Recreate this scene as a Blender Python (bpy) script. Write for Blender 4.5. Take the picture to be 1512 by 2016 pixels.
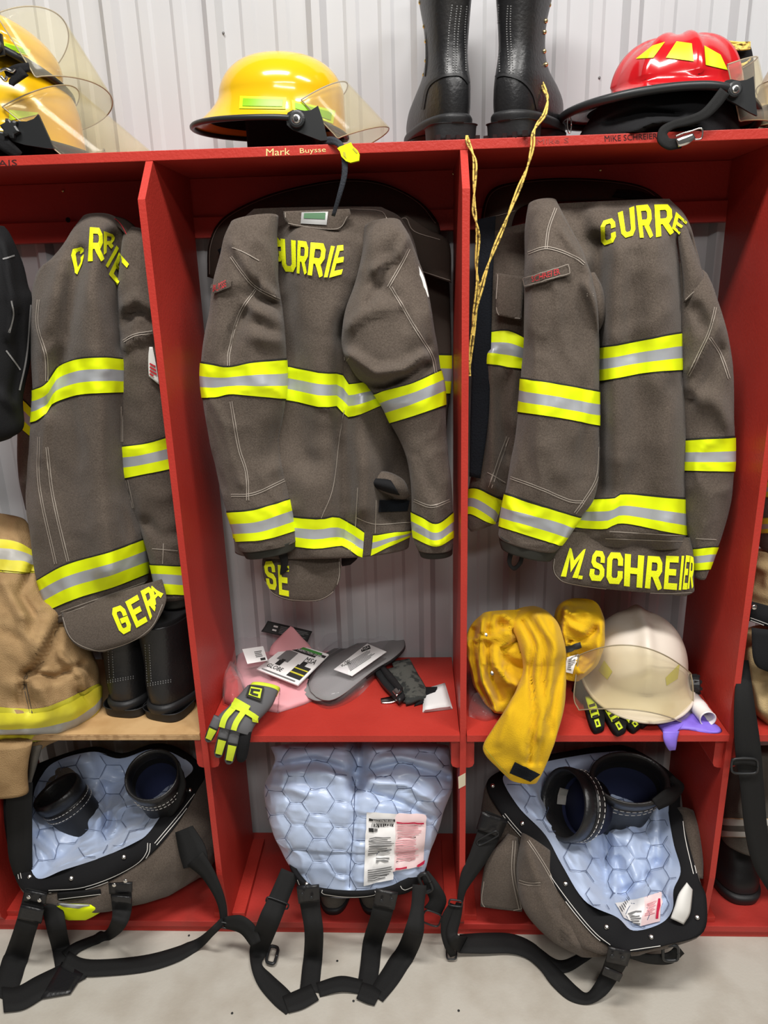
import bpy, math, random
import numpy as np
from mathutils import Vector
from mathutils.bvhtree import BVHTree

for o in list(bpy.data.objects): bpy.data.objects.remove(o)
SC = bpy.context.scene
COL = SC.collection
rng = np.random.default_rng(7)

# ------------------------------------------------------------------ camera
CAM = np.array([-0.10144, -1.48330, 1.63545])
RT = np.array([0.99894642, 0.03708344, -0.02703463])
UP = np.array([0.01475812, 0.29821564, 0.95438443])
FW = np.array([-0.04345401, 0.95377788, -0.29735416])
FPX = 1450.0
cd = bpy.data.cameras.new('camera'); cam = bpy.data.objects.new('camera', cd); COL.objects.link(cam)
cd.sensor_fit = 'VERTICAL'; cd.sensor_height = 36.0; cd.lens = 36.0 * FPX / 2016.0
cd.clip_start = 0.05
from mathutils import Matrix
cam.matrix_world = Matrix(((RT[0], UP[0], -FW[0], CAM[0]), (RT[1], UP[1], -FW[1], CAM[1]), (RT[2], UP[2], -FW[2], CAM[2]), (0, 0, 0, 1)))
SC.camera = cam

# ------------------------------------------------------------------ world, lamps, exposure
w = bpy.data.worlds.new('World'); SC.world = w; w.use_nodes = True
w.node_tree.nodes['Background'].inputs[0].default_value = (1.0, 0.97, 0.93, 1)
w.node_tree.nodes['Background'].inputs[1].default_value = 0.05
def area(name, loc, size, sy, power, target, col=(1.0, 0.975, 0.94)):
    l = bpy.data.lights.new(name, 'AREA'); l.shape = 'RECTANGLE'; l.size = size; l.size_y = sy
    l.energy = power; l.color = col
    o = bpy.data.objects.new(name, l); COL.objects.link(o); o.location = loc
    o.rotation_euler = (Vector(target) - Vector(loc)).to_track_quat('-Z', 'Y').to_euler()
    return o
area('ceiling_lamp', (-0.45, -1.15, 3.75), 1.3, 0.35, 60, (-0.45, -0.95, 0))
area('ceiling_lamp', (1.45, -1.35, 3.75), 1.3, 0.35, 42, (1.45, -1.15, 0))
area('ceiling_lamp', (0.4, -3.6, 3.75), 2.4, 0.5, 62, (0.3, -3.2, 0))
SC.view_settings.view_transform = 'Standard'; SC.view_settings.look = 'None'
SC.view_settings.gamma = 1.0; SC.view_settings.use_curve_mapping = False
SC.view_settings.exposure = 0.68

# ------------------------------------------------------------------ geometry helpers
def at(u, v, Y):
    u = np.asarray(u, float); v = np.asarray(v, float); Y = np.asarray(Y, float)
    d = FW + ((u - 756) / FPX)[..., None] * RT - ((v - 1008) / FPX)[..., None] * UP
    k = (Y - CAM[1]) / d[..., 1]
    return CAM + k[..., None] * d
def atz(u, v, Z):
    u = np.asarray(u, float); v = np.asarray(v, float); Z = np.asarray(Z, float)
    d = FW + ((u - 756) / FPX)[..., None] * RT - ((v - 1008) / FPX)[..., None] * UP
    k = (Z - CAM[2]) / d[..., 2]
    return CAM + k[..., None] * d
def px(P):
    d = np.asarray(P, float) - CAM
    z = d @ FW
    return 756 + FPX * (d @ RT) / z, 1008 - FPX * (d @ UP) / z
def catmull(S, n):
    S = np.asarray(S, float); k = len(S)
    if k == 2:
        t = np.linspace(0, 1, n)[:, None]; return S[0] * (1 - t) + S[1] * t
    E = np.vstack([2 * S[0] - S[1], S, 2 * S[-1] - S[-2]])
    t = np.linspace(0, k - 1, n); i = np.minimum(t.astype(int), k - 2); f = (t - i)[:, None]
    a, b, c, d = E[i], E[i + 1], E[i + 2], E[i + 3]
    return 0.5 * (2 * b + (c - a) * f + (2 * a - 5 * b + 4 * c - d) * f ** 2 + (3 * b - a - 3 * c + d) * f ** 3)
_G = rng.random((64, 64, 64))
def vnoise(P):
    P = np.asarray(P, float); i = np.floor(P).astype(int); f = P - i; f = f * f * (3 - 2 * f); i %= 64; j = (i + 1) % 64
    def g(a, b, c): return _G[a, b, c]
    x0 = g(i[..., 0], i[..., 1], i[..., 2]) * (1 - f[..., 0]) + g(j[..., 0], i[..., 1], i[..., 2]) * f[..., 0]
    x1 = g(i[..., 0], j[..., 1], i[..., 2]) * (1 - f[..., 0]) + g(j[..., 0], j[..., 1], i[..., 2]) * f[..., 0]
    x2 = g(i[..., 0], i[..., 1], j[..., 2]) * (1 - f[..., 0]) + g(j[..., 0], i[..., 1], j[..., 2]) * f[..., 0]
    x3 = g(i[..., 0], j[..., 1], j[..., 2]) * (1 - f[..., 0]) + g(j[..., 0], j[..., 1], j[..., 2]) * f[..., 0]
    y0 = x0 * (1 - f[..., 1]) + x1 * f[..., 1]; y1 = x2 * (1 - f[..., 1]) + x3 * f[..., 1]
    return (y0 * (1 - f[..., 2]) + y1 * f[..., 2]) * 2 - 1
def seg_dist(u, v, pts):
    best = np.full(np.shape(u), 1e9)
    for (a, b), (c, d) in zip(pts[:-1], pts[1:]):
        L2 = (c - a) ** 2 + (d - b) ** 2 + 1e-9
        t = np.clip(((u - a) * (c - a) + (v - b) * (d - b)) / L2, 0, 1)
        best = np.minimum(best, np.hypot(u - a - t * (c - a), v - b - t * (d - b)))
    return best

MATS = {}
def obj(name, V, F, mat, parent=None, smooth=True, midx=None):
    V = np.asarray(V, float).reshape(-1, 3)
    if parent is not None:
        b = parent
        while b is not None: V = V - np.array(b.location); b = b.parent
    me = bpy.data.meshes.new(name)
    me.from_pydata([tuple(p) for p in V], [], [tuple(int(i) for i in f) for f in F])
    for m in (mat if isinstance(mat, (list, tuple)) else [mat]): me.materials.append(MATS[m])
    if midx is not None: me.polygons.foreach_set('material_index', np.asarray(midx, np.int32))
    if smooth: me.polygons.foreach_set('use_smooth', np.ones(len(me.polygons), bool))
    me.update()
    o = bpy.data.objects.new(name, me); COL.objects.link(o)
    if parent is not None: o.parent = parent
    return o
def thing(name, label, cat, loc, group=None):
    o = bpy.data.objects.new(name, None); COL.objects.link(o); o.location = tuple(float(c) for c in loc)
    o.empty_display_size = 0.05
    return tag(o, label, cat, group)
def tag(o, label, cat, group=None):
    o['label'] = label; o['category'] = cat
    if group: o['group'] = group
    return o
def struct(o): o['kind'] = 'structure'; return o

def bag():                       # collects several pieces into one mesh
    return [[], []]
def put(b, V, F):
    n = len(b[0]); b[0].extend(np.asarray(V, float).reshape(-1, 3).tolist()); b[1].extend([tuple(int(i) + n for i in f) for f in F]); return b
def boxVF(x0, x1, y0, y1, z0, z1, bev=0.0):
    if bev <= 0:
        V = [(x, y, z) for z in (z0, z1) for y in (y0, y1) for x in (x0, x1)]
        F = [(0, 2, 3, 1), (4, 5, 7, 6), (0, 1, 5, 4), (2, 6, 7, 3), (0, 4, 6, 2), (1, 3, 7, 5)]
        return V, F
    import bmesh
    bm = bmesh.new(); bmesh.ops.create_cube(bm, size=1)
    for q in bm.verts: q.co = Vector(((x0 + x1) / 2 + q.co.x * (x1 - x0), (y0 + y1) / 2 + q.co.y * (y1 - y0), (z0 + z1) / 2 + q.co.z * (z1 - z0)))
    bmesh.ops.bevel(bm, geom=list(bm.edges), offset=bev, segments=2, affect='EDGES', profile=0.6)
    V = [tuple(q.co) for q in bm.verts]; bm.verts.index_update(); F = [[q.index for q in f.verts] for f in bm.faces]; bm.free()
    return V, F
def box(name, mat, parent, *a, bev=0.0012): 
    V, F = boxVF(*a, bev=bev); return obj(name, V, F, mat, parent, smooth=False)
def prism(poly, axis, lo, hi):   # poly: list of 2D points, extruded along axis 0/1/2
    n = len(poly); V = []
    for h in (lo, hi):
        for p in poly:
            q = list(p); q.insert(axis, h); V.append(q)
    F = [tuple(range(n))[::-1], tuple(range(n, 2 * n))] + [(i, (i + 1) % n, n + (i + 1) % n, n + i) for i in range(n)]
    return V, F

def grid_faces(N, M, closed):
    mm = M if closed else M - 1
    i = np.arange(N - 1)[:, None]; j = np.arange(mm)[None, :]
    a = i * M + j; b = i * M + (j + 1) % M; c = (i + 1) * M + (j + 1) % M; d = (i + 1) * M + j
    return np.stack([a, b, c, d], -1).reshape(-1, 4).tolist()
def grid_normals(P, closed):
    if closed: dv = np.roll(P, -1, 1) - np.roll(P, 1, 1)
    else: dv = np.gradient(P, axis=1)
    du = np.gradient(P, axis=0)
    n = np.cross(du, dv); n /= np.linalg.norm(n, axis=-1, keepdims=True) + 1e-12
    return n
class Surf:
    def __init__(s, P, closed, out=None):
        s.P = P; s.closed = closed; s.N, s.M = P.shape[:2]; s.F = grid_faces(s.N, s.M, closed)
        s.n = grid_normals(P, closed)
        if closed:
            c = P.mean(1, keepdims=True); flip = ((P - c) * s.n).sum() < 0
        else:
            flip = ((CAM - P) * s.n).sum() < 0
        if flip: s.n = -s.n
        s.flip = flip; s._b = None
        s.u, s.v = px(P)
    def bvh(s):
        if s._b is None: s._b = BVHTree.FromPolygons([tuple(p) for p in s.P.reshape(-1, 3)], s.F)
        return s._b
    def mesh(s, name, mat, parent, cap=(True, True), thick=0.0, smooth=True):
        V = s.P.reshape(-1, 3).tolist(); F = [tuple(f) for f in s.F]
        if s.closed:
            if cap[0]: F.append(tuple(range(s.M)))
            if cap[1]: F.append(tuple(range((s.N - 1) * s.M, s.N * s.M))[::-1])
            if cap[0] or cap[1]: F = outward(V, F, s)
        elif thick > 0:
            V, F = solid(s.P, -s.n * thick)
        return obj(name, V, F, mat, parent, smooth)
def outward(V, F, s):           # caps wound the same way as the wall they close
    a = (0, 1); f0 = s.F[0]; fwd = any((f0[i], f0[(i + 1) % 4]) == a for i in range(4)); out = []
    for f in F:
        if len(f) == s.M and s.M > 4:
            first = min(f) == 0; inc = f[1] > f[0]
            want = (not fwd) if first else fwd
            out.append(f if inc == want else f[::-1])
        else: out.append(f)
    return out
def solid(P, off):
    N, M = P.shape[:2]; n = N * M
    F = [tuple(f) for f in grid_faces(N, M, False)]
    G = [tuple(n + i for i in f[::-1]) for f in F]
    rim = [(0, j) for j in range(M)] + [(i, M - 1) for i in range(1, N)] + [(N - 1, j) for j in range(M - 2, -1, -1)] + [(i, 0) for i in range(N - 2, 0, -1)]
    ids = [i * M + j for i, j in rim]
    S = [(ids[k], n + ids[k], n + ids[(k + 1) % len(ids)], ids[(k + 1) % len(ids)]) for k in range(len(ids))]
    return np.concatenate([P.reshape(-1, 3), (P + off).reshape(-1, 3)]).tolist(), F + G + S

FOLD = 1.5
def apply_folds(P, folds, wt):
    if not folds: return P
    u, v = px(P); D = np.zeros(u.shape)
    for pts, wd, amp in folds: D += FOLD * amp * np.exp(-(seg_dist(u, v, pts) / wd) ** 2)
    d = CAM - P; d /= np.linalg.norm(d, axis=-1, keepdims=True)
    return P + d * (D * wt)[..., None]
def tube(st, N=70, M=56, folds=(), na=0.004, nf=9.0, e=2.3, wr=0.0, wf=15.0):
    S = catmull(st, N)
    L = at(S[:, 0], S[:, 1], S[:, 4]); R = at(S[:, 2], S[:, 3], S[:, 4]); th = S[:, 5]
    c = (L + R) / 2; a = (R - L) / 2
    ax = np.gradient(c, axis=0); ax /= np.linalg.norm(ax, axis=1, keepdims=True)
    b = np.cross(ax, a); b /= np.linalg.norm(b, axis=1, keepdims=True) + 1e-9
    b *= np.sign(b[:, 1:2] + 1e-9)
    t = np.linspace(0, 2 * np.pi, M, endpoint=False)
    cs, sn = np.cos(t), np.sin(t)
    cx = np.sign(cs) * np.abs(cs) ** (2 / e); sx = np.sign(sn) * np.abs(sn) ** (2 / e)
    P = c[:, None] + a[:, None] * cx[None, :, None] + (b * th[:, None])[:, None] * sx[None, :, None]
    wt = np.clip(-sn * 1.8 + 0.35, 0, 1)[None, :] * np.ones((N, 1))
    P = apply_folds(P, folds, wt)
    if na:
        d = P - c[:, None]; d /= np.linalg.norm(d, axis=-1, keepdims=True) + 1e-9
        P = P + d * (na * vnoise(P * nf + 3.1) + na * 0.5 * vnoise(P * nf * 2.3))[..., None]
    if wr:
        q = P * wf * np.array([1.0, 1.0, .55]) + 1.9; q = q + .5 * np.stack([vnoise(P * 7 + 2), vnoise(P * 7 + 8), vnoise(P * 7 + 14)], -1)
        r = (1 - np.abs(vnoise(q))) ** 3 - .35 + .4 * ((1 - np.abs(vnoise(q * 2.1 + 6))) ** 3 - .35)
        d = CAM - P; d /= np.linalg.norm(d, axis=-1, keepdims=True); P = P + d * (wr * r * wt)[..., None]
    return Surf(P, True)
def sheet(st, N=40, M=24, bulge=True, folds=(), na=0.0015, nf=12.0):
    S = catmull(st, N)
    s = np.linspace(-1, 1, M)
    u = (S[:, 0:1] * (1 - s) + S[:, 2:3] * (1 + s)) / 2; v = (S[:, 1:2] * (1 - s) + S[:, 3:4] * (1 + s)) / 2
    Y = S[:, 4:5] - S[:, 5:6] * (1 - s ** 2) if S.shape[1] > 5 else S[:, 4:5] + 0 * s
    P = at(u, v, Y)
    P = apply_folds(P, folds, np.ones(u.shape))
    if na: P[..., 1] += na * vnoise(P * nf)
    return Surf(P, False)
def hits(surfs, u, v, off):
    d = FW + (u - 756) / FPX * RT - (v - 1008) / FPX * UP; d = d / np.linalg.norm(d)
    best = None
    for s in surfs:
        loc, nor, i, dist = s.bvh().ray_cast(Vector(CAM), Vector(d))
        if loc is not None and (best is None or dist < best[2]):
            n = np.array(nor)
            if n @ d > 0: n = -n
            best = (np.array(loc), n, dist)
    if best is None: return None
    return best[0] + best[1] * off * 0.6 - d * off * 0.8
def decal(b, surfs, U, V, off=0.0016):
    N, M = U.shape; ids = -np.ones((N, M), int); P = []
    for i in range(N):
        for j in range(M):
            h = hits(surfs, U[i, j], V[i, j], off)
            if h is not None: ids[i, j] = len(P); P.append(h)
    F = []
    for i in range(N - 1):
        for j in range(M - 1):
            q = (ids[i, j], ids[i, j + 1], ids[i + 1, j + 1], ids[i + 1, j])
            if min(q) >= 0:
                c = [P[k] for k in q]
                if max(np.linalg.norm(c[0] - c[2]), np.linalg.norm(c[1] - c[3])) < 0.05: F.append(q)
    if P: put(b, P, F)
    return b
def stitch(b, surfs, pts, wd=1.5, off=0.0014, dash=False, step=5):
    pts = np.asarray(pts, float)
    if len(pts) > 2: pts = catmull(pts, max(4, len(pts) * 6))
    L = np.r_[0, np.cumsum(np.hypot(*np.diff(pts, axis=0).T))]; n = max(2, int(L[-1] / step))
    t = np.linspace(0, L[-1], n); u = np.interp(t, L, pts[:, 0]); v = np.interp(t, L, pts[:, 1])
    tu, tv = np.gradient(u), np.gradient(v); l = np.hypot(tu, tv) + 1e-9
    nu, nv = -tv / l * wd / 2, tu / l * wd / 2
    U = np.stack([u - nu, u + nu], 1); V = np.stack([v - nv, v + nv], 1)
    if dash:
        for k in range(0, n - 1, 2): decal(b, surfs, U[k:k + 2], V[k:k + 2], off)
    else: decal(b, surfs, U, V, off)
    return b
def seams(parent, surfs, lines, mat='thread', wd=1.5, name='stitching'):
    b = bag()
    for l in lines: stitch(b, surfs, l, wd)
    if b[0]: o = obj(name, b[0], b[1], mat, parent); o['kind'] = 'stuff'; return o
def dbl(line, g=4):
    p = np.asarray(line, float); t = np.gradient(p, axis=0); t /= np.linalg.norm(t, axis=1, keepdims=True) + 1e-9
    n = np.stack([-t[:, 1], t[:, 0]], 1) * g / 2
    return [p - n, p + n]
def quadpx(q, s, t):             # q = bl, br, tr, tl in pixels; s right, t up
    bl, br, tr, tl = [np.array(k, float) for k in q]
    s = np.asarray(s, float)[..., None]; t = np.asarray(t, float)[..., None]
    p = bl * (1 - s) * (1 - t) + br * s * (1 - t) + tr * s * t + tl * (1 - s) * t
    return p[..., 0], p[..., 1]
GL = {  # block letters, strokes in a unit cell
 'C': [[(1, .72), (1, .84), (.8, 1), (.2, 1), (0, .84), (0, .16), (.2, 0), (.8, 0), (1, .16), (1, .28)]],
 'G': [[(1, .72), (1, .84), (.8, 1), (.2, 1), (0, .84), (0, .16), (.2, 0), (.8, 0), (1, .16), (1, .45), (.55, .45)]],
 'U': [[(0, 1), (0, .16), (.22, 0), (.78, 0), (1, .16), (1, 1)]],
 'R': [[(0, 0), (0, 1), (.8, 1), (1, .85), (1, .6), (.8, .45), (0, .45)], [(.5, .45), (1, 0)]],
 'I': [[(.5, 0), (.5, 1)]],
 'E': [[(1, 1), (0, 1), (0, 0), (1, 0)], [(0, .52), (.8, .52)]],
 'S': [[(1, .76), (1, .86), (.8, 1), (.2, 1), (0, .86), (0, .66), (.2, .54), (.8, .46), (1, .34), (1, .14), (.8, 0), (.2, 0), (0, .14), (0, .24)]],
 'A': [[(0, 0), (.5, 1), (1, 0)], [(.2, .3), (.8, .3)]],
 'M': [[(0, 0), (0, 1), (.5, .35), (1, 1), (1, 0)]],
 'H': [[(0, 0), (0, 1)], [(1, 0), (1, 1)], [(0, .5), (1, .5)]],
 'V': [[(0, 1), (.5, 0), (1, 1)]],
 '.': [[(.5, 0), (.5, .12)]]}
def letter(ch, q, surfs, parent, mat='lime_letter', sw=0.2, asp=0.6, clip=None, name='letter', off=0.0022):
    b = bag()
    for pl in GL[ch]:
        p = np.array(pl, float) * [asp, 1]
        p[:, 0] = sw / 2 + p[:, 0] * (asp - sw) / asp if asp > sw else asp / 2
        p[:, 1] = sw / 2 + p[:, 1] * (1 - sw)
        d = np.diff(p, axis=0); d /= np.linalg.norm(d, axis=1, keepdims=True)
        L, R = [], []
        for k in range(len(p)):
            d0 = d[max(k - 1, 0)]; d1 = d[min(k, len(d) - 1)]
            m = np.array([-(d0 + d1)[1], (d0 + d1)[0]]); m /= np.linalg.norm(m) + 1e-9
            n1 = np.array([-d1[1], d1[0]]); h = sw / 2 / max(0.45, m @ n1)
            e = np.zeros(2)
            if k == 0: e = -d1 * sw / 2
            if k == len(p) - 1: e = d0 * sw / 2
            if len(p) == 2 and ch != 'I' and k == 0 and ch not in 'H.': e = e * 0
            L.append(p[k] + m * h + e); R.append(p[k] - m * h + e)
        for k in range(len(p) - 1):
            n = max(2, int(np.linalg.norm(p[k + 1] - p[k]) / 0.12) + 1)
            t = np.linspace(0, 1, n)[:, None, None]; s = np.linspace(0, 1, 3)[None, :, None]
            g = (L[k] * (1 - s) + R[k] * s) * (1 - t) + (L[k + 1] * (1 - s) + R[k + 1] * s) * t
            U, V = quadpx(q, np.clip(g[..., 0] / asp, -.02, 1.02), np.clip(g[..., 1], -.02, 1.02))
            if clip:
                if ((U < clip[0]) | (U > clip[1])).all(): continue
                U = np.clip(U, clip[0], clip[1])
            decal(b, surfs, U, V, off)
    if b[0]: return obj(name, b[0], b[1], mat, parent)
def text_flat(body):
    cu = bpy.data.curves.new('t', 'FONT'); cu.body = body; cu.resolution_u = 2
    o = bpy.data.objects.new('t', cu); COL.objects.link(o)
    dg = bpy.context.evaluated_depsgraph_get(); me = o.evaluated_get(dg).to_mesh()
    V = np.array([v.co[:2] for v in me.vertices]); F = [tuple(p.vertices) for p in me.polygons]
    o.evaluated_get(dg).to_mesh_clear(); bpy.data.objects.remove(o); bpy.data.curves.remove(cu)
    lo, hi = V.min(0), V.max(0)
    return (V - lo) / (hi - lo), F
def text_decal(body, q, surfs, parent, mat, name='lettering', off=0.0016, plane=None):
    V, F = text_flat(body); U, W = quadpx(q, V[:, 0], V[:, 1])
    if plane is not None: P = plane(U, W)
    else:
        P = [hits(surfs, a, c, off) for a, c in zip(U, W)]
        F = [f for f in F if all(P[i] is not None for i in f)]; P = [p if p is not None else (0, 0, 0) for p in P]
        use = sorted({i for f in F for i in f}); mp = {k: i for i, k in enumerate(use)}
        P = [P[i] for i in use]; F = [[mp[i] for i in f] for f in F]
    return obj(name, P, F, mat, parent, smooth=False)
def text3(body, o, ex, ey, parent, mat, name='lettering'):    # on a plane: origin, width vector, height vector
    V, F = text_flat(body); P = np.asarray(o) + V[:, :1] * np.asarray(ex) + V[:, 1:] * np.asarray(ey)
    return obj(name, P, F, mat, parent, smooth=False)

def band(surf, top, bot, parent, ulim=None, front=False, mats=('lime', 'silver', 'trim_black'), rel=0.0022, name='reflective_band'):
    tu, tv = np.array(top, float).T; bu, bv = np.array(bot, float).T
    if len(tu) > 2:
        k = catmull(np.array(top, float), 40); tu, tv = k.T
    if len(bu) > 2:
        k = catmull(np.array(bot, float), 40); bu, bv = k.T
    N, M = surf.N, surf.M; u, v = surf.u, surf.v
    def rows(uu, vv):
        f = v - np.interp(u, uu, vv); r = np.full(M, np.nan)
        for j in range(M):
            s = np.where((f[:-1, j] < 0) & (f[1:, j] >= 0))[0]
            if len(s): i = s[0]; r[j] = i + f[i, j] / (f[i, j] - f[i + 1, j] + 1e-12)
        return r
    r0, r1 = rows(tu, tv), rows(bu, bv)
    cols = list(range(M)) + ([0] if surf.closed else [])
    ok = ~np.isnan(r0) & ~np.isnan(r1) & (r1 > r0)
    if ulim:
        rm = np.clip(np.nan_to_num((r0 + r1) / 2).astype(int), 0, N - 1); uc = u[rm, np.arange(M)]
        ok &= (uc >= ulim[0]) & (uc <= ulim[1])
        if front: ok &= (((CAM - surf.P) * surf.n).sum(-1)[rm, np.arange(M)] > -0.02)
    elif front:
        rm = np.clip(np.nan_to_num((r0 + r1) / 2).astype(int), 0, N - 1)
        ok &= (((CAM - surf.P) * surf.n).sum(-1)[rm, np.arange(M)] > -0.02)
    def strip(f0, f1, n, off):
        V, ids = [], {}
        for jj, j in enumerate(cols):
            if not ok[j]: continue
            for k in range(n):
                r = r0[j] + (r1[j] - r0[j]) * (f0 + (f1 - f0) * k / (n - 1)); r = min(max(r, 0), N - 1.001); i = int(r); f = r - i
                P = surf.P[i, j] * (1 - f) + surf.P[i + 1, j] * f; nn = surf.n[i, j] * (1 - f) + surf.n[i + 1, j] * f
                ids[jj, k] = len(V); V.append(P + nn * off)
        F = [(ids[a, k], ids[a + 1, k], ids[a + 1, k + 1], ids[a, k + 1]) for a in range(len(cols) - 1) for k in range(n - 1) if (a, k) in ids and (a + 1, k) in ids]
        return V, F
    V, F = strip(-0.045, 1.045, 20, rel * 0.35)
    if not F: print('BAND EMPTY', name, parent.name); return None
    root = obj(name, V, F, mats[2], parent)
    b = bag(); put(b, *strip(0, 0.335, 9, rel)); put(b, *strip(0.665, 1, 9, rel)); obj('lime_stripe', b[0], b[1], mats[0], root)
    V, F = strip(0.335, 0.665, 9, rel); obj('silver_stripe', V, F, mats[1], root)
    return root
def strap(pts, thick=0.0025, n=None, flip=False):
    """pts: (u, v, width_px, Y) or (u, v, width_px, None, z); returns verts, faces of a webbing strip"""
    p = np.array([(a[0], a[1], a[2]) for a in pts], float)
    t = np.gradient(p[:, :2], axis=0); t /= np.linalg.norm(t, axis=1, keepdims=True) + 1e-9
    nn = np.stack([-t[:, 1], t[:, 0]], 1) * p[:, 2:3] / 2
    L, R = [], []
    for k, a in enumerate(pts):
        for lst, s in ((L, -1), (R, 1)):
            uu, vv = p[k, :2] + s * nn[k]
            lst.append(at(uu, vv, a[3]) if a[3] is not None else atz(uu, vv, a[4]))
    n = n or max(6, len(pts) * 6)
    L, R = catmull(L, n), catmull(R, n); L[:, 2] = np.maximum(L[:, 2], .003); R[:, 2] = np.maximum(R[:, 2], .003)
    s = np.linspace(0, 1, 4)[None, :, None]
    P = L[:, None] * (1 - s) + R[:, None] * s
    g = grid_normals(P, False)
    if ((CAM - P) * g).sum() < 0: g = -g
    return solid(P + g * thick * 0.5, -g * thick)
def wire(pts3, r, n=None, m=6, closed=False):
    P = np.asarray(pts3, float)
    if closed: P = np.vstack([P, P[:1]])
    P = catmull(P, n or len(P) * 5)
    T = np.gradient(P, axis=0); T /= np.linalg.norm(T, axis=1, keepdims=True) + 1e-12
    ref = np.array([0.31, 0.2, 0.93]); A = np.cross(T, ref); A /= np.linalg.norm(A, axis=1, keepdims=True) + 1e-9; B = np.cross(T, A)
    t = np.linspace(0, 2 * np.pi, m, endpoint=False)
    G = P[:, None] + r * (A[:, None] * np.cos(t)[None, :, None] + B[:, None] * np.sin(t)[None, :, None])
    N = len(P); F = grid_faces(N, m, True) + [tuple(range(m)), tuple(range((N - 1) * m, N * m))[::-1]]
    return G.reshape(-1, 3), F
def disc(c, nrm, r, h, m=14, dome=0.35):
    c = np.asarray(c, float); nrm = np.asarray(nrm, float); nrm = nrm / np.linalg.norm(nrm)
    a = np.cross(nrm, [0.3, 0.1, 0.9]); a /= np.linalg.norm(a); b = np.cross(nrm, a)
    t = np.linspace(0, 2 * np.pi, m, endpoint=False); ring = np.cos(t)[:, None] * a + np.sin(t)[:, None] * b
    V = np.vstack([c + ring * r, c + ring * r + nrm * h, c + ring * r * .75 + nrm * h * (1 + dome), [c + nrm * h * (1 + dome)]])
    F = []
    for k in range(m):
        l = (k + 1) % m
        F += [(k, l, m + l, m + k), (m + k, m + l, 2 * m + l, 2 * m + k), (2 * m + k, 2 * m + l, 3 * m)]
    return V, F + [tuple(range(m))[::-1]]
def rot(yaw=0, pitch=0, roll=0):
    cy, sy = math.cos(yaw), math.sin(yaw); cp, sp = math.cos(pitch), math.sin(pitch); cr, sr = math.cos(roll), math.sin(roll)
    Z = np.array([[cy, -sy, 0], [sy, cy, 0], [0, 0, 1]]); Yr = np.array([[cp, 0, sp], [0, 1, 0], [-sp, 0, cp]]); X = np.array([[1, 0, 0], [0, cr, -sr], [0, sr, cr]])
    return Z @ Yr @ X

# ------------------------------------------------------------------ materials
def mat(name, col, rough=0.6, metal=0.0, spec=0.5, noise=None, bump=None, alpha=1.0, trans=0.0, coat=0.0, sheen=0.0, ior=1.45, wave=None):
    m = bpy.data.materials.new(name); m.use_nodes = True; nt = m.node_tree; b = nt.nodes['Principled BSDF']
    b.inputs['Base Color'].default_value = (*col, 1); b.inputs['Roughness'].default_value = rough; b.inputs['Metallic'].default_value = metal
    b.inputs['Specular IOR Level'].default_value = spec; b.inputs['Alpha'].default_value = alpha; b.inputs['Transmission Weight'].default_value = trans
    b.inputs['Coat Weight'].default_value = coat; b.inputs['Sheen Weight'].default_value = sheen; b.inputs['IOR'].default_value = ior
    tc = nt.nodes.new('ShaderNodeTexCoord'); geo = nt.nodes.new('ShaderNodeNewGeometry')
    if noise:      # (scale, second colour, contrast lo, hi)
        n = nt.nodes.new('ShaderNodeTexNoise'); n.inputs['Scale'].default_value = noise[0]; n.inputs['Detail'].default_value = 6
        nt.links.new(geo.outputs['Position'], n.inputs['Vector'])
        r = nt.nodes.new('ShaderNodeMapRange'); r.inputs[1].default_value = noise[2]; r.inputs[2].default_value = noise[3]
        nt.links.new(n.outputs[0], r.inputs[0])
        x = nt.nodes.new('ShaderNodeMix'); x.data_type = 'RGBA'; x.inputs[6].default_value = (*col, 1); x.inputs[7].default_value = (*noise[1], 1)
        nt.links.new(r.outputs[0], x.inputs[0]); nt.links.new(x.outputs[2], b.inputs['Base Color'])
    if bump:       # (scale, strength, stretch)
        n = nt.nodes.new('ShaderNodeTexNoise'); n.inputs['Scale'].default_value = bump[0]; n.inputs['Detail'].default_value = 3
        mp = nt.nodes.new('ShaderNodeMapping'); mp.inputs['Scale'].default_value = bump[2] if len(bump) > 2 else (1, 1, 1)
        nt.links.new(geo.outputs['Position'], mp.inputs[0]); nt.links.new(mp.outputs[0], n.inputs['Vector'])
        bp = nt.nodes.new('ShaderNodeBump'); bp.inputs['Strength'].default_value = bump[1]; bp.inputs['Distance'].default_value = 0.002
        nt.links.new(n.outputs[0], bp.inputs['Height']); nt.links.new(bp.outputs[0], b.inputs['Normal'])
    MATS[name] = m; return m
def film(name, col, fac, rough=0.15):     # thin clear plastic: mostly see-through with a tint and gloss
    m = bpy.data.materials.new(name); m.use_nodes = True; nt = m.node_tree; nt.nodes.clear()
    o = nt.nodes.new('ShaderNodeOutputMaterial'); t = nt.nodes.new('ShaderNodeBsdfTransparent'); t.inputs[0].default_value = (*col, 1)
    p = nt.nodes.new('ShaderNodeBsdfPrincipled'); p.inputs['Base Color'].default_value = (*col, 1); p.inputs['Roughness'].default_value = rough
    p.inputs['Specular IOR Level'].default_value = 0.8
    lw = nt.nodes.new('ShaderNodeLayerWeight'); lw.inputs[0].default_value = 0.35
    mr = nt.nodes.new('ShaderNodeMapRange'); mr.inputs[3].default_value = fac; mr.inputs[4].default_value = min(1, fac * 3.2)
    nt.links.new(lw.outputs['Facing'], mr.inputs[0])
    x = nt.nodes.new('ShaderNodeMixShader'); nt.links.new(mr.outputs[0], x.inputs[0]); nt.links.new(t.outputs[0], x.inputs[1]); nt.links.new(p.outputs[0], x.inputs[2])
    nt.links.new(x.outputs[0], o.inputs[0]); MATS[name] = m; return m
mat('red_paint', (0.45, 0.038, 0.027), 0.42, spec=0.35, noise=(6, (0.39, 0.030, 0.021), .35, .7), bump=(190, .35))
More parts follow.
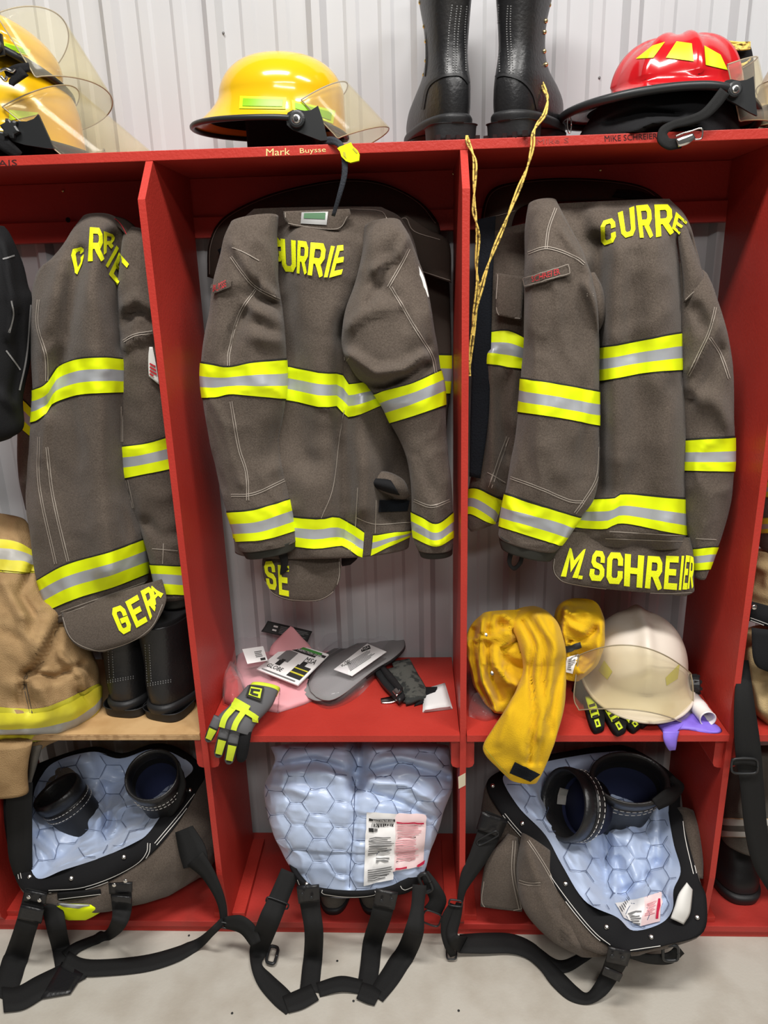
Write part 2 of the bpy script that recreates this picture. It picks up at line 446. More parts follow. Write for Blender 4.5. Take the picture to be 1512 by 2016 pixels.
mat('red_paint_floor', (0.42, 0.034, 0.026), 0.5, noise=(5, (0.24, 0.045, 0.035), .5, .75), bump=(120, .3))
mat('plywood', (0.56, 0.36, 0.17), 0.55, noise=(9, (0.44, 0.26, 0.11), .4, .65), bump=(90, .2))
mat('ply_edge', (0.50, 0.33, 0.17), 0.7, noise=(60, (0.32, 0.19, 0.09), .45, .6))
mat('steel_wall', (0.47, 0.475, 0.485), 0.42, spec=0.35, noise=(2.5, (0.44, 0.445, 0.46), .4, .7))
mat('concrete', (0.46, 0.43, 0.375), 0.75, noise=(7, (0.36, 0.32, 0.265), .42, .72), bump=(140, .25))
mat('brown_cloth', (0.108, 0.086, 0.069), 0.9, spec=0.15, sheen=0.12, noise=(330, (0.074, 0.058, 0.046), .36, .66), bump=(700, .7, (1, 1, .35)))
mat('dark_cloth', (0.066, 0.052, 0.042), 0.9, spec=0.15, bump=(800, .5))
mat('lime', (0.78, 0.92, 0.004), 0.6, spec=0.3)
mat('lime_letter', (0.80, 0.86, 0.012), 0.6, spec=0.3, bump=(500, .4))
mat('silver', (0.42, 0.44, 0.46), 0.35, spec=0.5, metal=0.15, noise=(10, (0.36, 0.38, 0.41), .4, .7))
mat('trim_black', (0.02, 0.02, 0.015), 0.8)
mat('thread', (0.30, 0.26, 0.22), 0.8)
mat('thread_white', (0.72, 0.70, 0.66), 0.8)
mat('black_web', (0.012, 0.012, 0.012), 0.75, spec=0.25, bump=(700, .5, (1, 1, 3)))
mat('black_cloth', (0.010, 0.010, 0.011), 0.85, spec=0.2, bump=(500, .4))
mat('velcro', (0.012, 0.014, 0.018), 0.95, spec=0.1, bump=(260, 1.0))
mat('black_rubber', (0.014, 0.014, 0.015), 0.5, spec=0.4, bump=(220, .15))
mat('black_leather', (0.011, 0.011, 0.012), 0.36, spec=0.5, bump=(160, .35), noise=(8, (0.022, 0.02, 0.018), .5, .8))
mat('black_plastic', (0.016, 0.017, 0.018), 0.38, spec=0.45)
mat('yellow_shell', (0.66, 0.40, 0.006), 0.16, spec=0.5, coat=0.4)
mat('red_shell', (0.46, 0.008, 0.012), 0.16, spec=0.5, coat=0.5, bump=(60, .05))
mat('white_shell', (0.64, 0.57, 0.49), 0.4, spec=0.4, noise=(9, (0.52, 0.43, 0.32), .48, .75))
mat('lime_tape', (0.55, 0.76, 0.0), 0.45)
mat('lime_tape_dark', (0.22, 0.46, 0.0), 0.4)
mat('old_tape', (0.48, 0.44, 0.03), 0.45)
mat('chrome', (0.75, 0.73, 0.70), 0.2, metal=1.0)
mat('brass', (0.72, 0.55, 0.26), 0.25, metal=1.0)
mat('gold_cord', (0.66, 0.47, 0.10), 0.6, noise=(160, (0.16, 0.10, 0.02), .5, .6))
film('visor', (0.95, 0.93, 0.84), 0.045, 0.08)
film('clear_bag', (0.96, 0.95, 0.96), 0.05, 0.10)
mat('visor_edge', (0.32, 0.27, 0.18), 0.3)
mat('blue_satin', (0.46, 0.55, 0.73), 0.32, spec=0.6, sheen=0.3, noise=(5, (0.40, 0.49, 0.68), .4, .7), bump=(120, .12))
mat('quilt_thread', (0.10, 0.13, 0.22), 0.8)
mat('navy_lining', (0.012, 0.018, 0.06), 0.9)
mat('tan_cloth', (0.36, 0.235, 0.115), 0.9, spec=0.15, noise=(22, (0.27, 0.17, 0.08), .4, .7), bump=(420, .9))
mat('khaki_cloth', (0.42, 0.31, 0.16), 0.9, spec=0.15, noise=(16, (0.34, 0.25, 0.13), .4, .7), bump=(420, .7))
mat('worn_lime', (0.66, 0.60, 0.03), 0.6, noise=(12, (0.5, 0.44, 0.04), .4, .7))
mat('worn_silver', (0.42, 0.41, 0.38), 0.5, noise=(14, (0.30, 0.29, 0.26), .4, .7))
mat('grey_cloth', (0.10, 0.09, 0.075), 0.9, noise=(9, (0.06, 0.055, 0.045), .4, .7), bump=(420, .7))
mat('yellow_cloth', (0.64, 0.39, 0.010), 0.9, spec=0.15, sheen=0.1, noise=(7, (0.55, 0.32, 0.008), .4, .7), bump=(420, .5))
mat('white_paper', (0.80, 0.79, 0.78), 0.7)
mat('ink', (0.02, 0.02, 0.02), 0.7)
mat('grey_ink', (0.16, 0.16, 0.16), 0.7)
mat('marker', (0.03, 0.005, 0.005), 0.8)
mat('yellow_ink', (0.78, 0.60, 0.25), 0.7)
mat('faint_ink', (0.30, 0.05, 0.04), 0.8)
mat('red_ink', (0.55, 0.015, 0.06), 0.7)
mat('pink_paper', (0.72, 0.34, 0.37), 0.75)
mat('pale_pink', (0.80, 0.62, 0.62), 0.7)
mat('red_thread', (0.50, 0.02, 0.03), 0.8)
mat('white_cloth', (0.72, 0.71, 0.68), 0.85)
mat('green_label', (0.06, 0.16, 0.07), 0.5)
mat('foil_label', (0.38, 0.38, 0.37), 0.35, metal=0.5)
mat('green_print', (0.06, 0.26, 0.05), 0.6)
mat('insole_grey', (0.23, 0.225, 0.225), 0.9, bump=(500, .4))
mat('insole_dark', (0.04, 0.04, 0.042), 0.8)
mat('hiviz', (0.60, 0.72, 0.03), 0.7, noise=(30, (0.48, 0.60, 0.02), .4, .7))
mat('glove_grey', (0.10, 0.10, 0.105), 0.8)
mat('glove_red', (0.42, 0.03, 0.03), 0.8)
mat('camo', (0.075, 0.075, 0.065), 0.85, noise=(55, (0.022, 0.024, 0.022), .48, .56))
mat('purple_nitrile', (0.24, 0.16, 0.70), 0.5, noise=(20, (0.20, 0.12, 0.60), .4, .7))
mat('milky_plastic', (0.74, 0.70, 0.68), 0.35, trans=0.0)
mat('masking_tape', (0.62, 0.55, 0.40), 0.7)
mat('lime_plastic', (0.75, 0.82, 0.01), 0.3)
mat('dark_strap', (0.02, 0.024, 0.032), 0.8, bump=(300, .6))
mat('hole', (0.012, 0.002, 0.002), 0.9)
# ------------------------------------------------------------------ the setting
PI = 0.61; TH = 0.0142; WALL = 0.3734; ZT = 1.8736; ZM = 0.6352; ZB = 0.04; ZC = 1.7974; ZK = 0.2213; S1 = 0.0704; S3 = 0.03
# ribbed steel wall: one profile extruded upwards
xs = []
major0 = float(at(624, 60, WALL)[0])
X0, X1 = -2.6, 2.4
k0 = int((X0 - major0) / 0.2286) - 1
x = major0 + k0 * 0.2286
while x < X1:
    xs += [(x - 0.023, 0), (x - 0.009, -0.017), (x + 0.009, -0.017), (x + 0.023, 0)]
    for m in (0.0762, 0.1524):
        xs += [(x + m - 0.018, 0), (x + m - 0.010, -0.0045), (x + m + 0.010, -0.0045), (x + m + 0.018, 0)]
    x += 0.2286
xs = np.array(xs); V = []
for z in (0.0, 3.4):
    for a, d in xs: V.append((a, WALL + 0.002 + d, z))
n = len(xs)
for z in (0.0, 3.4): V += [(xs[0][0], WALL + 0.06, z), (xs[-1][0], WALL + 0.06, z)]
F = [(i, i + 1, n + i + 1, n + i) for i in range(n - 1)] + [(2 * n, 2 * n + 1, 2 * n + 3, 2 * n + 2)]
wb = struct(obj('wall_back', V, F, 'steel_wall', None, smooth=False))
fl = struct(obj('floor', *boxVF(-3.0, 2.8, -4.6, 0.44, -0.06, 0.0), 'concrete', None, smooth=False))
for u, v in [(440, 65), (1180, 153), (205, 295)]: obj('screw', *disc(at(u, v, WALL - 0.002), (0, -1, 0), 0.0028, 0.002, 8), 'grey_ink', wb)

# ------------------------------------------------------------------ red plywood locker
lk = thing('gear_locker', 'red painted plywood gear locker with four open bays along the white steel wall', 'locker', (0, 0.15, 0))
XL, XR = -2 * PI - 0.05, 2 * PI + 0.02
ts = box('top_shelf', 'red_paint', lk, XL, XR, S1, WALL - 0.014, ZT, ZT + 0.018)
bs = box('bottom_shelf', 'red_paint_floor', lk, XL, XR, S3, WALL - 0.014, ZB - 0.018, ZB)
box('kick_board', 'red_paint', lk, XL, XR, S3 + 0.006, S3 + 0.024, 0.0, ZB - 0.0185)
bb = box('back_board', 'red_paint', lk, XL, XR, WALL - 0.044, WALL - 0.014, 1.7456, ZT - 0.0005)
bc = box('back_cleat', 'red_paint', lk, XL, XR, WALL - 0.056, WALL - 0.0445, 1.7456, 1.79)
dv = []
for k in (-2, -1, 0, 1, 2):
    prof = [(S1, ZT - 0.0005), (0, ZC), (0, ZK), (S3 - 0.012, ZB + 0.02), (S3, ZB + 0.0005), (WALL - 0.057, ZB + 0.0005), (WALL - 0.057, ZT - 0.0005)]
    V, F = prism(prof, 0, k * PI - TH / 2, k * PI + TH / 2)
    dv.append(obj('divider', V, F, 'red_paint', lk, smooth=False))
def cleat(x0, x1):
    r = 0.012; z0, z1 = ZM - 0.105, ZM - 0.0185
    if x0 < x1: pass
    out = x1; inn = x0; s = 1 if x1 > x0 else -1
    poly = [(inn, z1), (inn, z0), (out - s * r, z0), (out - s * r * .3, z0 + r * .3), (out, z0 + r), (out, z1)]
    V, F = prism([(p[0], p[1]) for p in poly], 1, 0.012, WALL - 0.06)
    return obj('cleat', V, F, 'red_paint', lk, smooth=False)
for k in (-1, 0, 1):
    cleat(k * PI + TH / 2, k * PI + TH / 2 + 0.020); cleat(k * PI - TH / 2, k * PI - TH / 2 - 0.020)
for k in (-2, -1, 0, 1, 2):
    for s in (-1, 1):
        a, c = k * PI + s * TH / 2, k * PI + s * (TH / 2 + 0.034)
        box('floor_cleat', 'red_paint', lk, min(a, c), max(a, c), S3 + 0.012, WALL - 0.06, ZB + 0.0003, ZB + 0.017)
shelves = {}
for k, m in ((-2, 'plywood'), (-1, 'red_paint'), (0, 'red_paint'), (1, 'red_paint')):
    yf = -0.012 if k != -2 else -0.004
    V, F = boxVF(k * PI + TH / 2 + 0.001, (k + 1) * PI - TH / 2 - 0.001, yf, WALL - 0.014, ZM - 0.018, ZM, bev=0.0012)
    shelves[k] = obj('plywood_shelf' if k == -2 else 'middle_shelf', V, F, m, lk, smooth=False)
sh = shelves[-2]; sh['label'] = 'bare unpainted plywood shelf'
for z in (0.004, 0.009, 0.0135):
    box('ply_layer', 'ply_edge', sh, -2 * PI + TH / 2 + 0.002, -PI - TH / 2 - 0.002, -0.0048, -0.003, ZM - 0.018 + z - 0.0012, ZM - 0.018 + z + 0.0012, bev=0)
for u, v in [(124, 376), (1182, 335), (893, 342)]: obj('screw', *disc(at(u, v, WALL - 0.044), (0, -1, 0), 0.0035, 0.002, 10), 'brass', bb)
V, F = disc(at(134, 433, WALL - 0.056), (0, -1, 0), 0.0058, 0.0004, 12, 0); obj('bolt_hole', V, F, 'hole', bc)
# tape and names on the front edges
yt = S1 - 0.0006
V, F = solid(at(np.array([[902, 916.5], [902.5, 916.5], [903, 916.5]]), np.array([[1530, 1522], [1540, 1535], [1553, 1546]]), -0.0012), np.array([0, .0008, 0]))
obj('masking_tape', V, F, 'masking_tape', dv[2], smooth=False)
pl = lambda U, W: at(U, W, yt)
text_decal('Mark', [(524, 307), (571, 305), (571, 291), (524, 293)], [], ts, 'yellow_ink', plane=pl)
text_decal('Buysse', [(591, 305), (642, 302), (641, 289), (590, 292)], [], ts, 'yellow_ink', plane=pl)
text_decal('MIKE SCHREIER', [(1191, 279), (1294, 273), (1294, 262), (1190, 267)], [], ts, 'marker', plane=pl)
text_decal('GERVAIS', [(-72, 331), (34, 326), (33, 314), (-72, 318)], [], ts, 'marker', plane=pl)
text_decal('Mike S', [(1056, 284), (1120, 281), (1120, 271), (1056, 274)], [], ts, 'faint_ink', plane=pl)
# ------------------------------------------------------------------ turnout coats
# ---- coat in the middle bay
ct = thing('turnout_coat', 'brown turnout coat seen from behind, hanging in the middle bay under the yellow helmet', 'coat', at(650, 1080, .2), 'brown turnout coats')
Y = .20
body = tube([(500, 412, 752, 408, Y, .03), (474, 440, 790, 432, Y, .06), (456, 500, 820, 490, Y, .085), (450, 600, 835, 590, Y, .09), (450, 720, 842, 720, Y - .01, .09),
             (455, 850, 838, 850, Y - .02, .085), (457, 960, 828, 960, Y - .03, .08), (458, 1030, 815, 1020, Y - .03, .075), (462, 1084, 806, 1075, Y - .03, .07)], 110, 110,
            folds=[([(540, 430), (545, 520), (560, 640), (600, 900)], 30, -.03), ([(610, 500), (615, 800), (625, 1080)], 55, .022), ([(684, 640), (676, 740), (672, 860), (678, 1060)], 16, -.028),
                   ([(710, 780), (716, 1000)], 18, .02), ([(800, 820), (780, 930), (770, 1010)], 26, -.022), ([(740, 520), (700, 600), (682, 660)], 18, -.02),
                   ([(640, 560), (580, 700)], 14, -.006), ([(690, 480), (640, 640)], 20, .008), ([(632, 900), (640, 1080)], 8, -.006)], na=.004, wr=.011)
body.mesh('back_panel', 'brown_cloth', ct)
inner = tube([(470, 450, 850, 440, .31, .02), (450, 560, 884, 550, .31, .03), (452, 800, 884, 800, .31, .03), (456, 1000, 862, 1000, .30, .03), (458, 1050, 830, 1040, .30, .03)], 40, 40)
inner.mesh('front_panel', 'dark_cloth', ct)
band(inner, [(440, 690), (900, 700)], [(440, 760), (900, 775)], ct)
sl = tube([(458, 440, 548, 425, .13, .03), (440, 490, 545, 480, .12, .05), (420, 560, 549, 555, .11, .055), (411, 630, 556, 620, .11, .06), (398, 720, 562, 706, .10, .06), (402, 790, 562, 782, .10, .058), (417, 870, 553, 870, .10, .055),
           (436, 950, 562, 935, .10, .05), (452, 1010, 573, 990, .09, .05), (466, 1060, 582, 1046, .09, .048), (474, 1080, 584, 1062, .09, .046)], 100, 72,
          folds=[([(505, 560), (480, 620), (460, 650), (452, 700)], 10, -.012), ([(560, 640), (520, 620), (490, 600)], 14, .014), ([(555, 600), (510, 590)], 8, -.012), ([(500, 660), (550, 672)], 16, .012), ([(470, 690), (440, 720)], 12, .006),
                 ([(458, 480), (500, 545), (550, 590)], 9, .010), ([(420, 900), (445, 960)], 14, -.008), ([(545, 850), (530, 900)], 18, -.008), ([(460, 780), (475, 950)], 12, .005)], na=.004, wr=.011)
sleeveL = sl.mesh('sleeve', 'brown_cloth', ct)
sr = tube([(716, 452, 790, 440, .15, .03), (712, 500, 812, 480, .13, .05), (695, 570, 838, 552, .12, .06), (677, 640, 856, 630, .10, .07), (678, 690, 863, 690, .10, .07), (703, 738, 868, 725, .10, .062), (738, 775, 876, 762, .10, .055), (768, 832, 880, 815, .10, .05),
           (795, 890, 884, 880, .10, .046), (806, 950, 889, 945, .09, .045), (808, 1010, 893, 1005, .09, .045), (813, 1060, 894, 1058, .09, .044), (819, 1078, 893, 1076, .09, .042)], 110, 72,
          folds=[([(690, 700), (740, 735), (800, 728), (828, 700)], 12, .022), ([(700, 752), (760, 760), (840, 720)], 9, -.016), ([(740, 560), (790, 600), (800, 640)], 14, -.008), ([(690, 640), (730, 610), (790, 600)], 10, .01),
                 ([(770, 500), (748, 560), (725, 600)], 8, -.012), ([(800, 470), (785, 500), (735, 530)], 8, .012), ([(815, 700), (840, 680)], 10, -.008), ([(840, 560), (860, 690)], 8, .006), ([(820, 900), (850, 960)], 14, -.005), ([(858, 1000), (860, 1070)], 10, .008)], na=.004, wr=.011)
sr.mesh('sleeve', 'brown_cloth', ct)
band(sl, [(390, 714), (420, 719), (450, 723), (500, 714), (562, 709)], [(390, 783), (425, 782), (455, 776), (510, 780), (562, 785)], ct)
band(sl, [(450, 1009), (500, 1004), (572, 983)], [(470, 1066), (520, 1062), (580, 1045)], ct)
band(sr, [(738, 776), (806, 757), (866, 730)], [(766, 833), (820, 816), (875, 797)], ct)
band(sr, [(805, 1006), (830, 1018), (860, 1031), (893, 1008)], [(810, 1056), (857, 1075), (895, 1057)], ct)
band(body, [(450, 712), (562, 722), (635, 735), (672, 737), (682, 756), (725, 752), (800, 735)], [(450, 780), (562, 787), (632, 801), (664, 800), (688, 821), (748, 799), (810, 785)], ct)
band(body, [(450, 1000), (575, 1018), (630, 1022), (661, 1018), (697, 1034), (728, 1053), (770, 1049), (820, 1044)], [(450, 1058), (585, 1076), (625, 1080), (668, 1075), (690, 1084), (717, 1097), (765, 1076), (820, 1050)], ct)
cuff = tube([(474, 1076, 584, 1058, .09, .043), (484, 1095, 583, 1077, .09, .04)], 10, 50, na=.001); cuff.mesh('cuff', 'trim_black', ct)
cuff2 = tube([(817, 1070, 893, 1070, .09, .04), (826, 1092, 892, 1088, .09, .036)], 10, 40, na=.002); cuff2.mesh('cuff', 'trim_black', ct)
# collar standing up behind
def strip_arc(outer, inner, Yo, Yi, N=60, M=8):
    O = catmull(outer, N); I = catmull(inner, N); s = np.linspace(0, 1, M)[None, :]
    U = O[:, :1] * (1 - s) + I[:, :1] * s; W = O[:, 1:] * (1 - s) + I[:, 1:] * s
    return Surf(at(U, W, Yo * (1 - s) + Yi * s - 0.012 * np.sin(np.pi * s) + 0 * U), False)
col = strip_arc([(408, 545), (411, 480), (440, 428), (520, 386), (610, 362), (690, 352), (760, 362), (825, 395), (862, 437), (868, 475)],
                [(455, 560), (462, 500), (490, 440), (540, 420), (610, 412), (690, 408), (745, 415), (790, 440), (812, 480), (820, 520)], .31, .27)
col.mesh('collar', 'dark_cloth', ct, thick=.004)
lap = sheet([(782, 432, 800, 424, .24, 0), (786, 455, 846, 452, .24, .01), (800, 490, 884, 478, .24, .01), (822, 530, 888, 550, .24, .01), (850, 545, 888, 556, .24, 0)], 30, 12); lap.mesh('lapel', 'dark_cloth', ct, thick=.004)
seams(ct, [lap], [[(784, 434), (800, 430), (815, 455), (866, 472)], [(826, 532), (886, 552)]], 'thread')
seams(ct, [col], [[(413, 540), (416, 480), (444, 432), (522, 391), (610, 367), (690, 357), (760, 367), (822, 399), (857, 440)]], 'thread', 1.2)
velc = sheet([(428, 492, 450, 478, .262, 0), (436, 508, 455, 496, .262, 0)], 6, 6, na=0); velc.mesh('hook_tape', 'velcro', ct, thick=.002)
fp = sheet([(558, 416, 688, 411, .125, .006), (560, 430, 690, 424, .122, .006), (568, 442, 678, 440, .12, .006), (580, 446, 668, 454, .118, .004)], 16, 20, na=.0005); flp = fp.mesh('collar_flap', 'brown_cloth', ct, thick=.004)
seams(ct, [fp], [[(562, 418), (563, 430), (570, 440), (660, 451), (684, 426)]], 'thread', 1.2)
lb = bag(); decal(lb, [fp], *quadpx([(592, 440), (643, 443), (646, 417), (594, 418)], *np.meshgrid(np.linspace(0, 1, 8), np.linspace(0, 1, 6)))); lbl = obj('label_patch', lb[0], lb[1], 'foil_label', flp)
lb = bag(); decal(lb, [fp], *quadpx([(598, 430), (640, 432), (641, 419), (599, 420)], *np.meshgrid(np.linspace(0, 1, 8), np.linspace(0, 1, 4))), off=.0026); obj('label_print', lb[0], lb[1], 'green_label', lbl)
for ch, q, cl in [('C', [(540, 516), (558, 514), (552, 466), (524, 468)], (533, 560)), ('U', [(557, 534), (584, 536), (583, 474), (553, 470)], None), ('R', [(585, 538), (604, 540), (608, 477), (587, 474)], None),
                  ('R', [(606, 541), (634, 546), (643, 480), (612, 478)], None), ('I', [(636, 546), (646, 546), (660, 486), (650, 484)], None), ('E', [(648, 547), (672, 540), (690, 482), (664, 484)], (640, 676))]:
    letter(ch, q, [body], ct, clip=cl, sw=.18 if ch != 'I' else .45)
seams(ct, [body, sl, sr], dbl([(455, 505), (480, 540), (503, 565), (550, 590)]) + dbl([(503, 570), (470, 620), (452, 690), (450, 720)]) + dbl([(455, 790), (470, 880), (485, 930), (488, 985)]) + dbl([(455, 975), (500, 972), (560, 945)]) +
      dbl([(805, 490), (790, 520), (765, 565)]) + dbl([(770, 565), (820, 650), (850, 700), (858, 735)]) + dbl([(815, 985), (850, 997), (885, 985)]) + [[(690, 700), (680, 712), (676, 690)], [(680, 800), (668, 860), (655, 960), (632, 1020)], [(705, 960), (700, 1040)], [(740, 985), (738, 1050)], [(700, 1018), (740, 1032), (808, 1028)]] +
      [[(457, 487), (480, 497), (510, 513)], [(690, 412), (748, 416), (762, 432)]])
pk = sheet([(702, 946, 705, 952, .125, 0), (722, 935, 760, 972, .115, .018), (760, 928, 790, 983, .112, .022), (795, 945, 806, 978, .112, .01), (806, 972, 808, 976, .112, 0)], 24, 14, na=.001); pk.mesh('pocket', 'brown_cloth', ct, thick=.004)
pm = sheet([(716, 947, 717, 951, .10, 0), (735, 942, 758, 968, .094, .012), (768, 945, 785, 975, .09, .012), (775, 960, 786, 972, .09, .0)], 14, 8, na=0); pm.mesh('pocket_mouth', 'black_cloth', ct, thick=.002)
pvb = bag(); decal(pvb, [body], *quadpx([(744, 1008), (802, 1006), (806, 985), (746, 984)], *np.meshgrid(np.linspace(0, 1, 9), np.linspace(0, 1, 5))), off=.003); obj('hook_tape', pvb[0], pvb[1], 'velcro', ct)
tl = sheet([(521, 1082, 668, 1082, .12, .008), (516, 1110, 671, 1110, .105, .008), (520, 1140, 670, 1138, .10, .008), (533, 1165, 658, 1162, .10, .006), (548, 1176, 645, 1176, .10, .004), (575, 1184, 625, 1184, .10, 0)], 30, 24, na=.001)
tlo = tl.mesh('name_flap', 'brown_cloth', ct, thick=.004); tlo['label'] = 'short flap below the hem with two lime letters'
letter('S', [(527, 1158), (546, 1162), (540, 1104), (519, 1106)], [tl], tlo, sw=.19); letter('E', [(550, 1170), (569, 1174), (569, 1114), (547, 1112)], [tl], tlo, sw=.19)
seams(ct, [tl], [[(520, 1140), (533, 1163), (550, 1174), (580, 1181), (625, 1181), (655, 1165), (667, 1138), (668, 1100)]], 'thread', 1.2)
b = bag(); put(b, *strap([(556, 1088, 18, .085), (560, 1110, 14, .085), (556, 1128, 10, .088), (566, 1118, 8, .088)])); obj('wrist_strap', b[0], b[1], 'black_web', ct)
hm = sheet([(672, 1095, 705, 1090, .19, .01), (672, 1110, 703, 1100, .19, .008), (674, 1115, 690, 1112, .19, 0)], 10, 8); hm.mesh('drag_strap', 'black_cloth', ct, thick=.003)
nt_ = bag(); decal(nt_, [sl], *quadpx([(414, 582), (457, 563), (457, 547), (419, 561)], *np.meshgrid(np.linspace(0, 1, 8), np.linspace(0, 1, 4))), off=.006); ntag = obj('name_patch', nt_[0], nt_[1], 'brown_cloth', ct)
text_decal('BUYSSE', [(423, 575), (448, 564), (447, 553), (424, 562)], [sl], ntag, 'red_thread', off=.0085)
fb = bag(); put(fb, *strap([(821, 524, 6, .10), (833, 550, 6, .085), (842, 586, 6, .075)], .004)); obj('flag_patch', fb[0], fb[1], 'white_cloth', ct)

# ---- coat in the right bay
ct = thing('turnout_coat', 'brown turnout coat with long lime lettering on its hem flap, hanging below the red helmet', 'coat', at(1230, 1080, .2), 'brown turnout coats')
Y = .18
body = tube([(1062, 404, 1318, 392, Y, .03), (1050, 430, 1345, 425, Y, .06), (1070, 500, 1366, 490, Y - .01, .085), (1085, 600, 1385, 600, Y - .02, .09), (1090, 720, 1395, 720, Y - .02, .09), (1090, 850, 1395, 850, Y - .03, .085), (1090, 960, 1388, 960, Y - .03, .08), (1085, 1020, 1380, 1030, Y - .03, .08), (1085, 1052, 1372, 1066, Y - .03, .075)],
            100, 110, folds=[([(1215, 500), (1212, 700), (1215, 1040)], 40, .030), ([(1290, 480), (1305, 700), (1315, 1050)], 45, .036), ([(1180, 480), (1172, 600), (1172, 800), (1180, 960)], 22, -.04), ([(1345, 480), (1360, 620), (1366, 800), (1366, 1060)], 20, -.045), ([(1140, 420), (1150, 470)], 26, -.02),
                             ([(1320, 760), (1280, 870), (1235, 965), (1220, 1040)], 16, -.008), ([(1245, 500), (1240, 700)], 14, -.008), ([(1365, 560), (1350, 590)], 10, .012)], na=.003, wr=.010)
body.mesh('back_panel', 'brown_cloth', ct)
sl = tube([(1040, 405, 1095, 398, .14, .02), (1034, 450, 1115, 440, .12, .045), (1034, 520, 1150, 505, .10, .055), (1032, 600, 1172, 585, .09, .06), (1030, 680, 1178, 690, .09, .06), (1026, 750, 1179, 772, .08, .06), (1019, 815, 1179, 840, .08, .06), (1010, 880, 1181, 905, .08, .058), (1000, 950, 1170, 975, .07, .055), (990, 1000, 1146, 1010, .07, .052), (984, 1035, 1120, 1050, .07, .05), (981, 1056, 1096, 1082, .07, .046)], 100, 72,
          folds=[([(1105, 455), (1135, 500), (1165, 545)], 8, .008), ([(1155, 560), (1172, 600), (1185, 640)], 12, .018), ([(1060, 520), (1070, 720), (1060, 960)], 30, .008), ([(1150, 760), (1150, 940)], 16, -.006), ([(1080, 880), (1100, 930)], 22, .008)], na=.003, wr=.010)
sl.mesh('sleeve', 'brown_cloth', ct)
kn = tube([(1150, 545, 1172, 540, .09, .02), (1152, 580, 1186, 572, .08, .028), (1158, 620, 1190, 610, .08, .028), (1166, 650, 1180, 642, .09, .016)], 24, 24, na=.002); kn.mesh('underarm_gusset', 'brown_cloth', ct)
sr = tube([(1335, 520, 1388, 548, .12, .03), (1335, 580, 1404, 590, .11, .05), (1335, 650, 1428, 660, .10, .055), (1336, 740, 1437, 740, .10, .056), (1342, 860, 1441, 858, .10, .054), (1340, 930, 1442, 930, .10, .052), (1342, 985, 1434, 990, .10, .05), (1350, 1040, 1418, 1046, .10, .047), (1358, 1085, 1400, 1085, .10, .044), (1362, 1130, 1382, 1128, .10, .036)], 90, 64,
          folds=[([(1415, 640), (1380, 700), (1355, 730)], 9, .010), ([(1420, 690), (1390, 760), (1360, 780)], 14, -.014), ([(1360, 770), (1410, 790), (1430, 830)], 14, .012), ([(1370, 610), (1385, 640)], 14, -.01)], na=.003, wr=.010)
sr.mesh('sleeve', 'brown_cloth', ct)
cape = sheet([(1330, 440, 1348, 432, .115, .01), (1338, 500, 1368, 490, .095, .015), (1344, 550, 1384, 535, .085, .015), (1346, 596, 1391, 562, .08, .008)], 30, 14, na=.001); cape.mesh('shoulder_cape', 'brown_cloth', ct, thick=.004)
seams(ct, [cape], [[(1346, 594), (1365, 575), (1390, 561)]])
fr = tube([(940, 470, 1050, 440, .25, .02), (944, 560, 1050, 550, .22, .03), (948, 650, 1045, 650, .20, .035), (948, 760, 1040, 760, .20, .035), (938, 880, 1030, 880, .20, .035), (922, 970, 1010, 960, .20, .03), (919, 1030, 992, 1010, .20, .025), (925, 1045, 985, 1022, .20, .02)], 70, 48,
          folds=[([(1000, 740), (990, 790), (1000, 900)], 9, -.012), ([(965, 700), (970, 960)], 10, .012), ([(985, 990), (975, 1040)], 8, -.014)], na=.003, wr=.010)
fr.mesh('front_panel', 'brown_cloth', ct)
vs = sheet([(938, 432, 976, 425, .19, .002), (934, 560, 970, 560, .175, .002), (930, 700, 966, 700, .16, .002), (926, 820, 962, 820, .155, .002), (924, 938, 946, 942, .155, .002)], 50, 8, na=.002, nf=30); vs.mesh('hook_tape', 'velcro', ct, thick=.003)
band(fr, [(915, 652), (955, 655), (1000, 652), (1040, 670)], [(915, 722), (955, 716), (1000, 722), (1040, 728)], ct)
band(fr, [(915, 965), (940, 962), (985, 983), (1010, 985)], [(915, 1018), (928, 1012), (965, 1030), (1000, 1030)], ct)
band(sl, [(1020, 745), (1100, 757), (1180, 772)], [(1015, 810), (1100, 822), (1180, 838)], ct)
band(sl, [(990, 972), (1060, 995), (1140, 1019)], [(980, 1035), (1040, 1054), (1100, 1073)], ct)
band(body, [(1080, 690), (1180, 685), (1256, 672), (1347, 656), (1400, 660)], [(1080, 755), (1179, 750), (1269, 734), (1350, 728), (1400, 728)], ct)
band(body, [(1080, 985), (1154, 985), (1208, 982), (1230, 973), (1344, 983), (1400, 985)], [(1080, 1036), (1131, 1038), (1191, 1041), (1228, 1030), (1352, 1054), (1400, 1054)], ct)
band(sr, [(1335, 868), (1352, 867), (1442, 862)], [(1335, 926), (1347, 926), (1442, 928)], ct)
band(sr, [(1350, 1083), (1400, 1077)], [(1350, 1124), (1400, 1120)], ct)
cuff = tube([(981, 1052, 1098, 1078, .07, .042), (987, 1078, 1084, 1100, .07, .038)], 10, 48, na=.002, nf=40); cuff.mesh('cuff', 'trim_black', ct)
b = bag(); put(b, *strap([(1006, 1086, 10, .06), (1003, 1108, 8, .06), (1012, 1119, 8, .06), (1024, 1108, 8, .06), (1028, 1092, 8, .06)])); obj('thumb_loop', b[0], b[1], 'black_web', ct)
col = strip_arc([(944, 560), (945, 480), (950, 410), (972, 370), (1035, 355), (1110, 350), (1200, 354), (1270, 368), (1312, 398), (1336, 440)], [(1000, 560), (1002, 480), (1012, 425), (1030, 405), (1060, 398), (1110, 394), (1200, 392), (1262, 392), (1300, 412), (1325, 450)], .31, .25)
col.mesh('collar', 'dark_cloth', ct, thick=.004)
